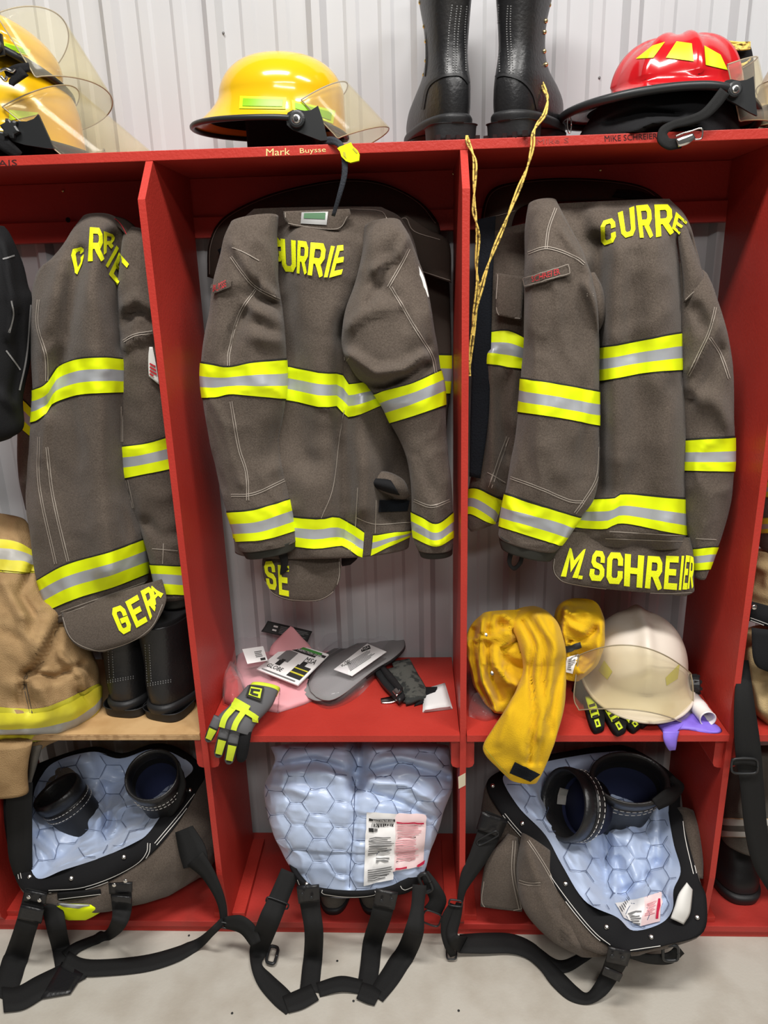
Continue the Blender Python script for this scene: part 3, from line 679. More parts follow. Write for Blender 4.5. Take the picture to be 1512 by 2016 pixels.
seams(ct, [col], [[(950, 540), (951, 480), (956, 412), (976, 375), (1036, 360), (1110, 355), (1200, 359), (1268, 373), (1305, 402)], [(952, 430), (990, 422), (1030, 410)]], 'thread', 1.2)
velc = sheet([(976, 392, 1035, 384, .286, 0), (977, 411, 1034, 402, .28, 0)], 6, 6, na=0); velc.mesh('hook_tape', 'velcro', ct, thick=.002)
lin = strip_arc([(1215, 372), (1260, 376), (1300, 390)], [(1205, 388), (1250, 394), (1290, 398)], .27, .25, 14, 4); lin.mesh('collar_lining', 'black_cloth', ct, thick=.003)
pf = sheet([(976, 537, 1032, 545, .165, .004), (976, 580, 1030, 588, .155, .006), (976, 620, 1027, 631, .15, .004)], 16, 12, na=.001); pf.mesh('pocket_flap', 'brown_cloth', ct, thick=.005)
seams(ct, [pf], [[(980, 540), (980, 617), (1024, 627)]])
fl_ = sheet([(1108, 1046, 1358, 1058, .085, .012), (1092, 1085, 1364, 1085, .07, .012), (1087, 1115, 1366, 1120, .062, .012), (1094, 1135, 1366, 1150, .06, .012), (1110, 1147, 1366, 1165, .06, .01), (1150, 1156, 1350, 1174, .06, .006)], 34, 40, na=.001)
flo = fl_.mesh('name_flap', 'brown_cloth', ct, thick=.005); flo['label'] = 'wide flap below the hem with large lime lettering'
seams(ct, [fl_], [[(1092, 1100), (1090, 1120), (1098, 1136), (1120, 1148), (1200, 1160), (1300, 1168), (1362, 1166)]], 'thread', 1.2)
for ch, q in [('M', [(1104, 1134), (1137, 1138), (1156, 1082), (1118, 1079)]), ('.', [(1137, 1139), (1147, 1140), (1149, 1128), (1139, 1127)]), ('S', [(1158, 1142), (1189, 1144), (1191, 1086), (1168, 1083)]), ('C', [(1193, 1148), (1225, 1150), (1227, 1088), (1196, 1087)]),
              ('H', [(1228, 1153), (1264, 1157), (1268, 1094), (1230, 1090)]), ('R', [(1269, 1157), (1302, 1161), (1304, 1096), (1275, 1094)]), ('E', [(1306, 1159), (1332, 1161), (1336, 1095), (1311, 1094)]), ('I', [(1335, 1161), (1341, 1161), (1347, 1094), (1341, 1094)]),
              ('E', [(1343, 1160), (1352, 1160), (1358, 1094), (1350, 1093)]), ('R', [(1353, 1159), (1364, 1157), (1366, 1098), (1359, 1094)])]:
    letter(ch, q, [fl_], flo, sw=.19 if ch not in 'I.' else .5)
for ch, q in [('C', [(1185, 485), (1214, 476), (1210, 429), (1182, 437)]), ('U', [(1225, 471), (1252, 463), (1248, 407), (1216, 420)]), ('R', [(1260, 469), (1285, 468), (1281, 403), (1252, 406)]), ('R', [(1291, 468), (1325, 460), (1321, 403), (1288, 404)]), ('E', [(1322, 450), (1338, 462), (1352, 438), (1330, 418)])]:
    letter(ch, q, [body, cape], ct, sw=.18)
nb = bag(); decal(nb, [sl], *quadpx([(1035, 566), (1123, 540), (1118, 518), (1031, 545)], *np.meshgrid(np.linspace(0, 1, 14), np.linspace(0, 1, 5))), off=.006); npt = obj('name_patch', nb[0], nb[1], 'brown_cloth', ct)
text_decal('SCHREIER', [(1050, 555), (1100, 541), (1099, 529), (1049, 544)], [sl], npt, 'red_thread', off=.009)
bb_ = bag()
for l in ([(1034, 548), (1117, 521), (1121, 538), (1037, 563), (1034, 548)],): 
    for a, c in zip(l[:-1], l[1:]): stitch(bb_, [sl], [a, c], 1.2, .0085)
obj('patch_stitching', bb_[0], bb_[1], 'thread', npt)
seams(ct, [sl, kn, body, sr], dbl([(1094, 410), (1080, 450), (1075, 490)]) + dbl([(1040, 498), (1078, 488), (1130, 505), (1150, 520)]) + dbl([(1005, 940), (1060, 960), (1120, 985), (1150, 988)]) + dbl([(1180, 880), (1175, 940), (1150, 985), (1132, 1010)]) + dbl([(1408, 605), (1398, 650), (1375, 700), (1355, 740)]) + dbl([(1398, 665), (1420, 700), (1435, 745)]) + dbl([(1168, 580), (1156, 580)]) + [[(1192, 1060), (1350, 1066)], [(1350, 1055), (1200, 1046)], [(1370, 1060), (1410, 1062)]])
seams(ct, [fr], dbl([(1000, 860), (985, 900), (965, 960)], 6) + [[(960, 930), (995, 950)]])

# ---- coat in the left bay
ct = thing('turnout_coat', 'narrow folded brown turnout coat with rounded hem flap, hanging above black work boots', 'coat', at(190, 1180, .2), 'brown turnout coats')
body = tube([(165, 436, 232, 432, .20, .03), (140, 480, 250, 470, .18, .06), (100, 530, 256, 520, .17, .08), (78, 560, 255, 560, .16, .085), (68, 620, 256, 620, .15, .09), (72, 700, 262, 690, .15, .09), (74, 780, 262, 780, .15, .09), (68, 860, 258, 860, .15, .085), (62, 940, 262, 940, .15, .085), (60, 1000, 272, 1000, .14, .085), (68, 1060, 286, 1045, .14, .085), (80, 1130, 289, 1092, .14, .085), (98, 1205, 288, 1138, .14, .08), (104, 1218, 288, 1145, .14, .075)], 110, 90,
            folds=[([(190, 450), (180, 560), (190, 700), (200, 1000), (215, 1120)], 34, .032), ([(160, 500), (140, 600), (118, 720), (100, 800)], 16, -.022), ([(130, 480), (110, 560), (90, 640)], 20, .012), ([(225, 470), (245, 560), (252, 680)], 16, -.03), ([(80, 660), (92, 760), (85, 900)], 10, .008), ([(90, 780), (100, 900), (140, 1060)], 12, -.005)], na=.003, wr=.010)
body.mesh('back_panel', 'brown_cloth', ct)
slb = tube([(70, 600, 125, 600, .25, .03), (54, 720, 125, 720, .25, .04), (44, 800, 125, 800, .25, .04), (39, 880, 125, 880, .25, .04), (40, 940, 120, 940, .25, .04), (56, 1000, 110, 1000, .25, .03)], 50, 36, folds=[([(45, 950), (60, 970)], 8, .012), ([(50, 960), (75, 985)], 6, -.01)]); slb.mesh('sleeve', 'brown_cloth', ct)
sr = tube([(250, 452, 285, 456, .19, .012), (242, 485, 304, 490, .17, .035), (236, 560, 322, 550, .16, .05), (236, 620, 335, 620, .15, .055), (240, 690, 345, 690, .15, .055), (236, 780, 350, 780, .15, .055), (234, 860, 352, 860, .15, .052), (242, 930, 356, 930, .15, .05), (264, 1000, 362, 1000, .15, .048), (286, 1060, 368, 1060, .14, .046), (300, 1110, 373, 1106, .14, .045), (310, 1172, 380, 1168, .14, .043)], 90, 56,
          folds=[([(245, 600), (270, 585), (300, 610)], 10, .014), ([(242, 630), (270, 612), (300, 625)], 8, -.012), ([(245, 680), (270, 664), (300, 656)], 8, .012), ([(290, 1030), (320, 1060), (350, 1050)], 12, -.010)], na=.003, wr=.010)
sr.mesh('sleeve', 'brown_cloth', ct)
band(body, [(60, 770), (72, 766), (89, 757), (103, 735), (115, 722), (156, 707), (206, 704), (244, 708), (270, 712)], [(60, 832), (75, 827), (94, 812), (106, 795), (156, 777), (239, 772), (270, 772)], ct)
band(body, [(70, 1146), (80, 1139), (132, 1111), (210, 1089), (283, 1062), (300, 1056)], [(85, 1206), (95, 1201), (152, 1177), (222, 1155), (287, 1130), (300, 1126)], ct)
band(slb, [(35, 780), (49, 790), (74, 813), (120, 830)], [(35, 838), (43, 844), (76, 870), (120, 890)], ct)
band(sr, [(230, 881), (289, 873), (360, 850)], [(230, 944), (246, 941), (360, 918)], ct)
band(sr, [(295, 1112), (380, 1116)], [(300, 1168), (380, 1172)], ct)
cuff = tube([(312, 1170, 379, 1168, .14, .04), (322, 1190, 376, 1186, .14, .036)], 8, 40, na=.001); cuff.mesh('cuff', 'trim_black', ct)
col = strip_arc([(174, 432), (180, 425), (220, 424), (255, 436), (285, 470), (302, 520)], [(180, 445), (190, 436), (220, 440), (245, 460), (262, 500), (270, 540)], .19, .15, 30, 8); col.mesh('collar', 'dark_cloth', ct, thick=.005)
seams(ct, [col], [[(182, 428), (218, 428), (240, 445), (262, 490)]], 'red_thread', 1.2)
fl_ = sheet([(120, 1200, 318, 1140, .07, .012), (124, 1225, 325, 1165, .05, .012), (132, 1248, 326, 1185, .035, .012), (148, 1268, 314, 1215, .025, .01), (172, 1280, 290, 1248, .02, .008), (205, 1284, 250, 1268, .02, 0)], 34, 36, na=.001)
flo = fl_.mesh('name_flap', 'brown_cloth', ct, thick=.005); flo['label'] = 'rounded flap below the hem with slanted lime letters'
seams(ct, [fl_], [[(124, 1215), (134, 1246), (150, 1265), (180, 1278), (205, 1280), (260, 1262), (300, 1232), (320, 1190)]], 'thread', 1.3)
for ch, q in [('G', [(239, 1251), (262, 1239), (243, 1190), (217, 1199)]), ('E', [(269, 1236), (291, 1223), (271, 1171), (247, 1185)]), ('R', [(296, 1220), (307, 1198), (298, 1153), (277, 1164)]), ('A', [(302, 1196), (322, 1170), (308, 1150), (290, 1158)])]: letter(ch, q, [fl_], flo, sw=.19)
for ch, q in [('C', [(150, 548), (166, 512), (166, 484), (137, 492)]), ('R', [(174, 515), (204, 513), (200, 450), (178, 448)]), ('R', [(203, 502), (222, 486), (226, 462), (203, 455)]), ('I', [(206, 522), (212, 528), (234, 490), (228, 482)]), ('E', [(213, 540), (232, 562), (254, 520), (234, 496)])]:
    letter(ch, q, [body, sr], ct, sw=.18 if ch != 'I' else .45)
seams(ct, [body, sr, slb], dbl([(76, 590), (74, 640), (90, 700), (92, 750)]) + dbl([(77, 860), (78, 960), (110, 1110)]) + dbl([(92, 880), (105, 980), (134, 1105)]) + dbl([(243, 672), (265, 660), (300, 654)]) + dbl([(240, 800), (240, 870)]) + dbl([(250, 945), (262, 1000)]) + [[(300, 1080), (350, 1084)], [(322, 1070), (320, 1110)], [(120, 1204), (285, 1146)], [(110, 1214), (286, 1152)]])
fs = sheet([(294, 683, 300, 683, .088, 0), (292, 700, 304, 702, .086, 0), (292, 725, 309, 730, .084, 0), (293, 741, 313, 757, .084, 0)], 14, 8, na=0); fg = fs.mesh('flag_patch', 'white_cloth', ct, thick=.003)
b = bag()
for k in range(7): stitch(b, [fs], [(295, 696 + k * 6.6), (303 + k * 1.2, 699 + k * 7.6)], 3.2, .0018)
obj('flag_stripes', b[0], b[1], 'red_thread', fg)['kind'] = 'stuff'
# ------------------------------------------------------------------ helmets
ZTOP = ZT + 0.018
class Loc:
    def __init__(s, o, R): s.o = np.asarray(o, float); s.R = R
    def __call__(s, P): return s.o + np.asarray(P, float) @ s.R.T
def helmet(root, L, shell, ax=.135, ay=.115, h=.155, brim=(.005, .022, .055), drop=(.0, .006, .012), ribs=0, ridge=.0, trim_r=.0055, trim='black_plastic', liner='black_cloth'):
    """local frame: +x front, z up, z=0 at brim; returns the shell surface"""
    M = 96; ph = np.linspace(0, 2 * np.pi, M, endpoint=False); c, s = np.cos(ph), np.sin(ph)
    bx = np.where(c > 0, brim[0] * c ** 2, brim[2] * c ** 2) + brim[1] * s ** 2
    dz = -(np.where(c > 0, drop[0] * c ** 2, drop[2] * c ** 2) + drop[1] * s ** 2)
    rows = []
    dirv = np.stack([c, s], 1); base = np.stack([ax * c, ay * s], 1)
    for k, t in enumerate(np.linspace(0, 1, 7)):
        f = (1 - t) ** 1.5
        r = base + dirv * (bx * f)[:, None]; z = dz * f + 0.026 * t ** 1.7
        rows.append(np.column_stack([r, z]))
    for tau in np.linspace(0.08, math.pi / 2 - 0.002, 36):
        q = math.cos(tau) ** 0.72; zz = 0.026 + (h - .026) * math.sin(tau) ** 1.12
        r = base * q
        bump = np.zeros(M)
        if ribs:
            kk = np.round(ph / (2 * np.pi / ribs)); dphi = (ph - kk * 2 * np.pi / ribs)
            bump = .0065 * np.exp(-(dphi * ax * q / .010) ** 2) * min(1, (math.pi / 2 - tau) * 3 + .35)
        if ridge: bump = bump + ridge * np.exp(-(s * ay * q / .016) ** 2) * math.sin(tau) ** .5
        n = np.column_stack([dirv * math.cos(tau), np.full(M, math.sin(tau))])
        rows.append(np.column_stack([r, np.full(M, zz)]) + n * bump[:, None])
    P = np.array(rows); S = Surf(L(P), True)
    sh_ = S.mesh('shell', shell, root, cap=(False, True))
    rim = P[0] + np.array([0, 0, -.001]); V, F = wire(L(rim), trim_r, n=M, m=8, closed=True); obj('brim_trim', V, F, trim, root)
    Q = P.copy(); Q[..., :2] *= .955; Q[..., 2] -= .006; Q = Q[2:]
    Surf(L(Q), True).mesh('liner', liner, root, cap=(False, True))
    return S
def visor(root, L, hinge, r=.125, ry=.120, h=.11, ang=35, arc=78, edge='visor_edge', film_='visor', thick=.0022, taper=.75, ang2=None):
    a = math.radians(ang); e1 = np.array([math.cos(a), 0, math.sin(a)]); a2 = math.radians(90 - ang if ang2 is None else ang2); e2 = np.array([math.cos(a2), 0, -math.sin(a2)])
    ph = np.radians(np.linspace(-arc, arc, 40)); sx = np.linspace(0, 1, 10)
    P = np.zeros((10, 40, 3))
    for i, t in enumerate(sx):
        hh = h * (taper + (1 - taper) * np.cos(ph))
        P[i] = np.array(hinge) * [1, 0, 1] + np.outer(r * np.cos(ph), e1) + np.outer(ry * np.sin(ph), [0, 1, 0]) + np.outer(hh * t, e2)
    S = Surf(L(P), False); v = S.mesh('visor', film_, root, thick=thick)
    loop = np.vstack([P[0], P[1:-1, -1], P[-1][::-1], P[1:-1, 0][::-1]])
    V, F = wire(L(loop), .0013, n=240, m=5, closed=True); obj('visor_edge', V, F, edge, v)
    return S
def bracket(root, poly, hub, Y, knob=.016, screw=True, lobes=0):
    P = at(np.array([p[0] for p in poly]), np.array([p[1] for p in poly]), Y); n = len(poly)
    V = np.vstack([P, P + [0, .006, 0]]); F = [tuple(range(n)), tuple(range(2 * n - 1, n - 1, -1))] + [(i, (i + 1) % n, n + (i + 1) % n, n + i) for i in range(n)]
    br = obj('visor_bracket', V, F, 'black_plastic', root, smooth=False)
    c = at(hub[0], hub[1], Y - .001); V, F = disc(c, (0, -1, .1), knob, .008, 20, .2)
    if lobes:
        t = np.arange(20) / 20 * 2 * np.pi; f = (1 + .22 * np.cos(lobes * t))[:, None]
        V = np.array(V); 
        for k in range(3): V[20 * k:20 * k + 20] = V[20 * k:20 * k + 20].mean(0) + (V[20 * k:20 * k + 20] - V[20 * k:20 * k + 20].mean(0)) * f
    kn_ = obj('knob', V, F, 'black_plastic', br, smooth=False)
    if screw:
        V, F = disc(c + [0, -.009, 0], (0, -1, .1), knob * .52, .002, 16, .2); obj('screw_ring', V, F, 'chrome', kn_)
        V, F = disc(c + [0, -.011, 0], (0, -1, .1), knob * .3, .002, 6, .1); obj('screw_socket', V, F, 'black_plastic', kn_)
    return br
def patch(root, surf, q, mat_, off=.0012, name='reflective_patch', n=(12, 6), inner=None):
    b = bag(); decal(b, [surf], *quadpx(q, *np.meshgrid(np.linspace(0, 1, n[0]), np.linspace(0, 1, n[1]))), off=off)
    o = obj(name, b[0], b[1], mat_, root)
    if inner:
        b = bag(); decal(b, [surf], *quadpx(q, *np.meshgrid(np.linspace(.07, .93, n[0]), np.linspace(.2, .8, n[1]))), off=off * 1.8); obj('patch_core', b[0], b[1], inner, o)
    return o
# ---- yellow helmet above the middle bay
c0 = at(556, 222, .205)
hy = thing('fire_helmet', 'glossy yellow fire helmet with clear visor and dangling black strap, above the middle bay', 'helmet', (c0[0], c0[1], ZTOP), 'fire helmets')
L = Loc(c0, rot(0.0, 0.03, 0.02))
S = helmet(hy, L, 'yellow_shell', ax=.128, ay=.115, h=.104, brim=(.004, .022, .058), drop=(.045, .030, .030))
patch(hy, S, [(471, 214), (562, 215), (564, 192), (473, 189)], 'lime_tape', inner='lime_tape_dark')
patch(hy, S, [(576, 216), (655, 244), (660, 218), (574, 197)], 'lime_tape', inner='lime_tape_dark')
visor(hy, L, (.030, 0, -.014), r=.124, ry=.118, h=.118, ang=32, arc=76, ang2=44)
bracket(hy, [(563, 233), (566, 222), (575, 217), (588, 216), (600, 218), (612, 217), (626, 208), (636, 238), (645, 276), (632, 277), (600, 265), (575, 255), (565, 246)], (585, 236), .072, .0155)
b = bag(); put(b, *strap([(630, 280, 16, .09), (655, 277, 15, .065), (672, 288, 13, .055), (678, 310, 12, .05), (678, 345, 11, .05), (668, 385, 9, .055), (656, 425, 7, .07)], .004, 40)); cs = obj('chin_strap', b[0], b[1], 'dark_strap', hy)
bk = bag()
poly = [(664, 292), (668, 289), (691, 280), (695, 288), (704, 296), (708, 304), (707, 316), (690, 320), (681, 317), (672, 308), (669, 298)]
P = at(np.array([p[0] for p in poly]), np.array([p[1] for p in poly]), .042); n = len(poly)
put(bk, np.vstack([P, P + [0, .01, 0]]), [tuple(range(n)), tuple(range(2 * n - 1, n - 1, -1))] + [(i, (i + 1) % n, n + (i + 1) % n, n + i) for i in range(n)])
bko = obj('buckle', bk[0], bk[1], 'lime_plastic', hy, smooth=False); bko['label'] = 'bright lime plastic strap buckle'
for q in ([(676, 306), (682, 312), (680, 300), (675, 298)], [(694, 293), (702, 302), (704, 300), (696, 290)]):
    V, F = solid(at(np.array([[q[0][0], q[1][0]], [q[3][0], q[2][0]]]), np.array([[q[0][1], q[1][1]], [q[3][1], q[2][1]]]), .0412), np.array([0, .001, 0])); obj('buckle_slot', V, F, 'old_tape', bko, smooth=False)
# feet: inner pad touching the shelf
V, F = boxVF(c0[0] - .07, c0[0] + .07, c0[1] - .05, c0[1] + .05, ZTOP, c0[2] + .02, bev=.01); obj('head_pad', V, F, 'black_cloth', hy)

# ---- two stacked yellow helmets at the left
c0 = at(20, 276, .205)
hy = thing('fire_helmet', 'worn yellow fire helmet with clear visor, lower of the stacked pair at far left', 'helmet', (c0[0], c0[1], ZTOP), 'fire helmets')
L = Loc(c0, rot(0.0, .05, .02))
S = helmet(hy, L, 'yellow_shell', ax=.150, ay=.118, h=.155, brim=(.004, .012, .05), drop=(.02, .004, .0))
visor(hy, L, (.020, 0, .024), r=.150, ry=.119, h=.20, ang=31, arc=76, ang2=38)
patch(hy, S, [(18, 238), (72, 226), (76, 222), (18, 216)], 'lime_tape')
bracket(hy, [(12, 262), (15, 240), (22, 238), (52, 239), (66, 234), (75, 225), (90, 258), (106, 293), (92, 292), (48, 285), (25, 278)], (23, 255), .072, .016, screw=False, lobes=6)
b = bag(); put(b, *strap([(-10, 270, 26, .08), (10, 285, 26, .07), (30, 300, 20, .075), (40, 306, 14, .08)], .006, 16)); obj('chin_strap', b[0], b[1], 'black_cloth', hy)
V, F = boxVF(c0[0] - .07, c0[0] + .07, c0[1] - .05, c0[1] + .05, ZTOP, c0[2] + .02, bev=.01); obj('head_pad', V, F, 'black_cloth', hy)
c1 = at(-4, 130, .215)
hz = thing('fire_helmet', 'yellow fire helmet with raised clear visor, tipped on top of another helmet at far left', 'helmet', c1, 'fire helmets')
L = Loc(c1, rot(0.0, .38, -.26))
S = helmet(hz, L, 'yellow_shell', ax=.122, ay=.108, h=.082, brim=(.03, .018, .05), drop=(.0, .004, .0), trim_r=.007)
visor(hz, L, (.02, 0, .035), r=.125, ry=.116, h=.17, ang=52, arc=80)
patch(hz, S, [(6, 98), (57, 110), (60, 98), (6, 82)], 'lime_tape', inner='lime_tape_dark')
bracket(hz, [(-12, 60), (2, 66), (8, 108), (-12, 112)], (-6, 92), .085, .012)
b = bag(); put(b, *strap([(58, 132, 16, .08), (40, 136, 20, .075), (26, 140, 18, .075), (12, 146, 14, .075)], .008, 14)); put(b, *strap([(48, 140, 22, .07), (26, 160, 14, .07), (22, 168, 8, .07)], .006, 10)); obj('chin_strap', b[0], b[1], 'black_cloth', hz)
b = bag(); put(b, *wire(at(np.array([0, 12, 24, 30]), np.array([140, 136, 141, 136]), .066), .003, 16)); put(b, *wire(at(np.array([2, 10, 14]), np.array([150, 158, 150]), .066), .003, 12)); obj('buckle', b[0], b[1], 'chrome', hz)

# ---- red helmet
c0 = at(1328, 208, .205)
hr = thing('fire_helmet', 'glossy red ribbed fire helmet with black brim and lime panels, resting on a black hood', 'helmet', (c0[0], c0[1], ZTOP), 'fire helmets')
L = Loc(c0, rot(0.05, .02, -.04))
S = helmet(hr, L, 'red_shell', ax=.127, ay=.110, h=.118, brim=(.035, .030, .100), drop=(.040, .0, .020), ribs=8, trim_r=.0085)
for q in ([(1252, 116), (1286, 114), (1309, 83), (1285, 90)], [(1311, 114), (1366, 121), (1362, 86), (1332, 82)], [(1389, 128), (1432, 138), (1418, 108), (1386, 90)]): patch(hr, S, q, 'lime_tape')
bracket(hr, [(1420, 178), (1422, 166), (1430, 158), (1440, 156), (1456, 159), (1470, 157), (1484, 150), (1487, 190), (1491, 228), (1478, 222), (1450, 205), (1432, 196)], (1444, 178), .075, .0135)
visor(hr, L, (.02, 0, .03), r=.135, ry=.115, h=.125, ang=20, arc=76)
b = bag(); put(b, *strap([(1426, 180, 22, .062), (1408, 204, 22, .058), (1385, 226, 20, .055), (1355, 238, 18, .055), (1325, 246, 16, .055), (1306, 258, 18, .05), (1305, 274, 22, .045), (1318, 284, 22, .042), (1340, 282, 20, .042)], .005, 50)); obj('chin_strap', b[0], b[1], 'black_web', hr)
b = bag()
put(b, *strap([(1333, 282, 16, .036), (1350, 276, 18, .034), (1366, 268, 12, .034)], .006, 10)); put(b, *wire(at(np.array([1330, 1345, 1360, 1381, 1381, 1366]), np.array([268, 262, 258, 253, 272, 275]), .034), .0016, 30)); bo = obj('buckle', b[0], b[1], 'chrome', hr); bo['label'] = 'silver metal strap buckle'
t = np.linspace(0, 2 * np.pi, 13)[:-1]; V, F = wire(at(1121 + 4 * np.cos(t), 246 + 16 * np.sin(t), .16), .0013, 40, 5, True); obj('hang_ring', V, F, 'chrome', hr)
# hood under it
hd = tube([(1225, 218, 1400, 218, .20, .03), (1178, 228, 1420, 226, .19, .06), (1160, 242, 1440, 238, .18, .085), (1146, 262, 1450, 255, .175, .09), (1140, 275, 1455, 262, .175, .09)], 40, 60, folds=[([(1240, 262), (1300, 236), (1370, 240), (1395, 270)], 9, .02), ([(1200, 240), (1260, 220), (1330, 225)], 8, -.014), ([(1280, 255), (1340, 252)], 6, -.012)], na=.006)
P = hd.P.copy(); P[..., 2] = np.maximum(P[..., 2], ZTOP + .0005); hd = Surf(P, True)
tag(hd.mesh('protective_hood', 'black_cloth', None), 'soft black cloth hood bunched up under the red helmet', 'hood')
# goggles behind
gg = thing('goggles', 'black goggles wrapped in a gold braided strap behind the red helmet', 'goggles', at(1448, 240, .27))
gb = tube([(1400, 92, 1474, 88, .29, .02), (1418, 120, 1478, 105, .29, .03), (1440, 160, 1484, 150, .29, .03), (1440, 235, 1486, 235, .29, .03), (1440, 262, 1486, 258, .29, .03)], 30, 30, na=.003); gb.mesh('goggle_case', 'black_cloth', gg)
b = bag()
for k in range(7):
    a = rng.uniform(-3, 3, 5); put(b, *wire(at(np.array([1394, 1412, 1436, 1458, 1477]), np.array([85, 88, 90, 92, 90]) + k * 2.2 - 6 + a, .255 - .002 * k), .0022, 30))
for k in range(3): put(b, *wire(at(np.array([1478, 1472, 1450, 1436]), np.array([112, 122, 130 + 3 * k, 132 + 4 * k]), .252), .002, 20))
obj('strap_cord', b[0], b[1], 'gold_cord', gg)['kind'] = 'stuff'
# pale helmet at the right edge
c0 = at(1600, 215, .22)
hw = thing('fire_helmet', 'pale cream fire helmet cut off at the right edge beside the red helmet', 'helmet', (c0[0], c0[1], ZTOP), 'fire helmets')
L = Loc(c0, rot(math.pi, 0, 0)); helmet(hw, L, 'white_shell', ax=.105, ay=.11, h=.12, brim=(.012, .015, .04)); visor(hw, L, (.0, 0, .02), r=.112, ry=.11, h=.085, ang=15)
V, F = boxVF(c0[0] - .06, c0[0] + .06, c0[1] - .05, c0[1] + .05, ZTOP, c0[2] + .02, bev=.01); obj('head_pad', V, F, 'black_cloth', hw)

# ------------------------------------------------------------------ boots
def slices(rows, L, M=48, e=2.6, N=50):
    """rows: z, ymin, ymax, halfwidth, xshift"""
    S = catmull(rows, N); t = np.linspace(0, 2 * np.pi, M, endpoint=False); c, s = np.cos(t), np.sin(t)
    cx = np.sign(c) * np.abs(c) ** (2 / e); sy = np.sign(s) * np.abs(s) ** (2 / e)
    P = np.zeros((N, M, 3))
    P[..., 0] = S[:, 3:4] * cx + S[:, 4:5]; P[..., 1] = (S[:, 1:2] + S[:, 2:3]) / 2 + (S[:, 2:3] - S[:, 1:2]) / 2 * sy; P[..., 2] = S[:, 0:1]
    return Surf(L(P), True)
def boot(root, L, rows, sole=.045, hw=.048, length=.285, leather='black_leather', lug=True, e=2.5):
    up = slices(rows, L, e=e); up.mesh('upper', leather, root)
    ms = slices([(sole - .014, -.006, length + .008, hw + .004, 0), (sole - .002, -.008, length + .010, hw + .005, 0), (sole + .004, -.004, length + .004, hw + .002, 0)], L, N=10); ms.mesh('midsole', 'black_rubber', root)
    hl = slices([(0, 0, .085, hw - .001, 0), (sole * .6, -.003, .088, hw, 0), (sole - .013, -.005, .092, hw + .003, 0)], L, N=10, e=3.2); hl.mesh('heel_block', 'black_rubber', root)
    fs = slices([(0, .115, length - .012, hw - .004, 0), (.012, .11, length, hw + .001, 0), (sole - .013, .10, length + .005, hw + .003, 0)], L, N=10, e=2.4); fs.mesh('sole', 'black_rubber', root)
    if lug:
        for k in range(5):
            V, F = boxVF(-hw * .9 + k * hw * .42, -hw * .9 + k * hw * .42 + .008, -.0045, .004, .0, .010); obj('lug_notch', L(np.array(V)), F, 'hole', root, smooth=False)
    return up
LOG = [(.044, -.001, .285, .047, 0), (.065, -.004, .286, .049, 0), (.090, -.005, .262, .048, 0), (.112, -.002, .205, .045, 0), (.135, .006, .155, .040, 0), (.165, .012, .132, .0375, 0), (.21, .010, .128, .040, 0), (.27, .002, .152, .046, 0), (.34, -.006, .180, .051, 0), (.37, -.008, .19, .052, 0)]
def strip_on(surfs, lines, root, mat_, wd, name, off=.0012):
    b = bag()
    for l in lines: stitch(b, surfs, l, wd, off)
    if b[0]: return obj(name, b[0], b[1], mat_, root)
def dots(surfs, lines, root, name='stitching', wd=2.4, mat_='grey_ink'):
    b = bag()
    for l in lines:
        p = catmull(np.array(l, float), 60); Ls = np.r_[0, np.cumsum(np.hypot(*np.diff(p, axis=0).T))]
        for t in np.arange(0, Ls[-1], 5.0):
            u, v = np.interp(t, Ls, p[:, 0]), np.interp(t, Ls, p[:, 1]); U, W = np.meshgrid([u - wd / 2, u + wd / 2], [v - 1.2, v + 1.2]); decal(b, surfs, U, W, .0010)
    if b[0]: o = obj(name, b[0], b[1], mat_, root); o['kind'] = 'stuff'; return o
bl = at(900, 272, .086); bl[2] = ZTOP
bt = thing('leather_boot', 'tall black leather boot with heel to the camera, nearer the yellow helmet', 'boot', bl, 'tall lace-up boots on the top shelf')
L = Loc(bl, rot(.26) * .98); up = boot(bt, L, LOG)
dots([up], [[(898, 142), (902, 60), (908, 10)], [(892, 142), (895, 60), (900, 10)], [(917, 138), (915, 60), (919, 10)], [(880, 140), (884, 60), (890, 10)]], bt)
strip_on([up], [[(832, 216), (842, 172), (866, 152), (890, 147), (910, 150), (926, 172), (929, 200)]], bt, 'black_rubber', 5, 'heel_counter_seam', .0018)
hk = [(858, 8), (849, 58), (843, 86), (838, 115), (837, 142)]
def edge_hook(up, v, side):
    m = np.abs(up.v - v) < 7; uu = np.where(m, up.u, 1e9 if side < 0 else -1e9); k = np.unravel_index(uu.argmin() if side < 0 else uu.argmax(), uu.shape)
    p = up.P[k]; p = p + (CAM - p) / np.linalg.norm(CAM - p) * .012 + np.array([-side * .004, 0, 0]); V, F = disc(p, (side * .5, -1, 0), .0042, .004, 10, .5); obj('lace_hook', V, F, 'brass', bt)
for u, v in hk: edge_hook(up, v, -1)
tg = sheet([(838, 54, 848, 52, .15, 0), (838, 110, 846, 112, .15, .004), (836, 150, 846, 150, .15, 0)], 12, 5, na=0); tg.mesh('tongue', 'black_leather', bt, thick=.004)
br_ = at(994, 270, .086); br_[2] = ZTOP
bt = thing('leather_boot', 'tall black leather boot with gold laces, heel to the camera, nearer the red helmet', 'boot', br_, 'tall lace-up boots on the top shelf')
L = Loc(br_, rot(-.54) * 1.0); up = boot(bt, L, [(a, b_, min(c_, .235) if a < .11 else c_, d_, e_) for a, b_, c_, d_, e_ in LOG], length=.235)
dots([up], [[(977, 140), (974, 60), (976, 10)], [(984, 140), (981, 60), (982, 10)], [(1003, 142), (998, 60), (1000, 10)], [(1010, 142), (1005, 60), (1006, 10)]], bt)
strip_on([up], [[(958, 200), (966, 165), (980, 150), (1000, 148), (1030, 160), (1050, 185), (1058, 215)]], bt, 'black_rubber', 5, 'heel_counter_seam', .0018)
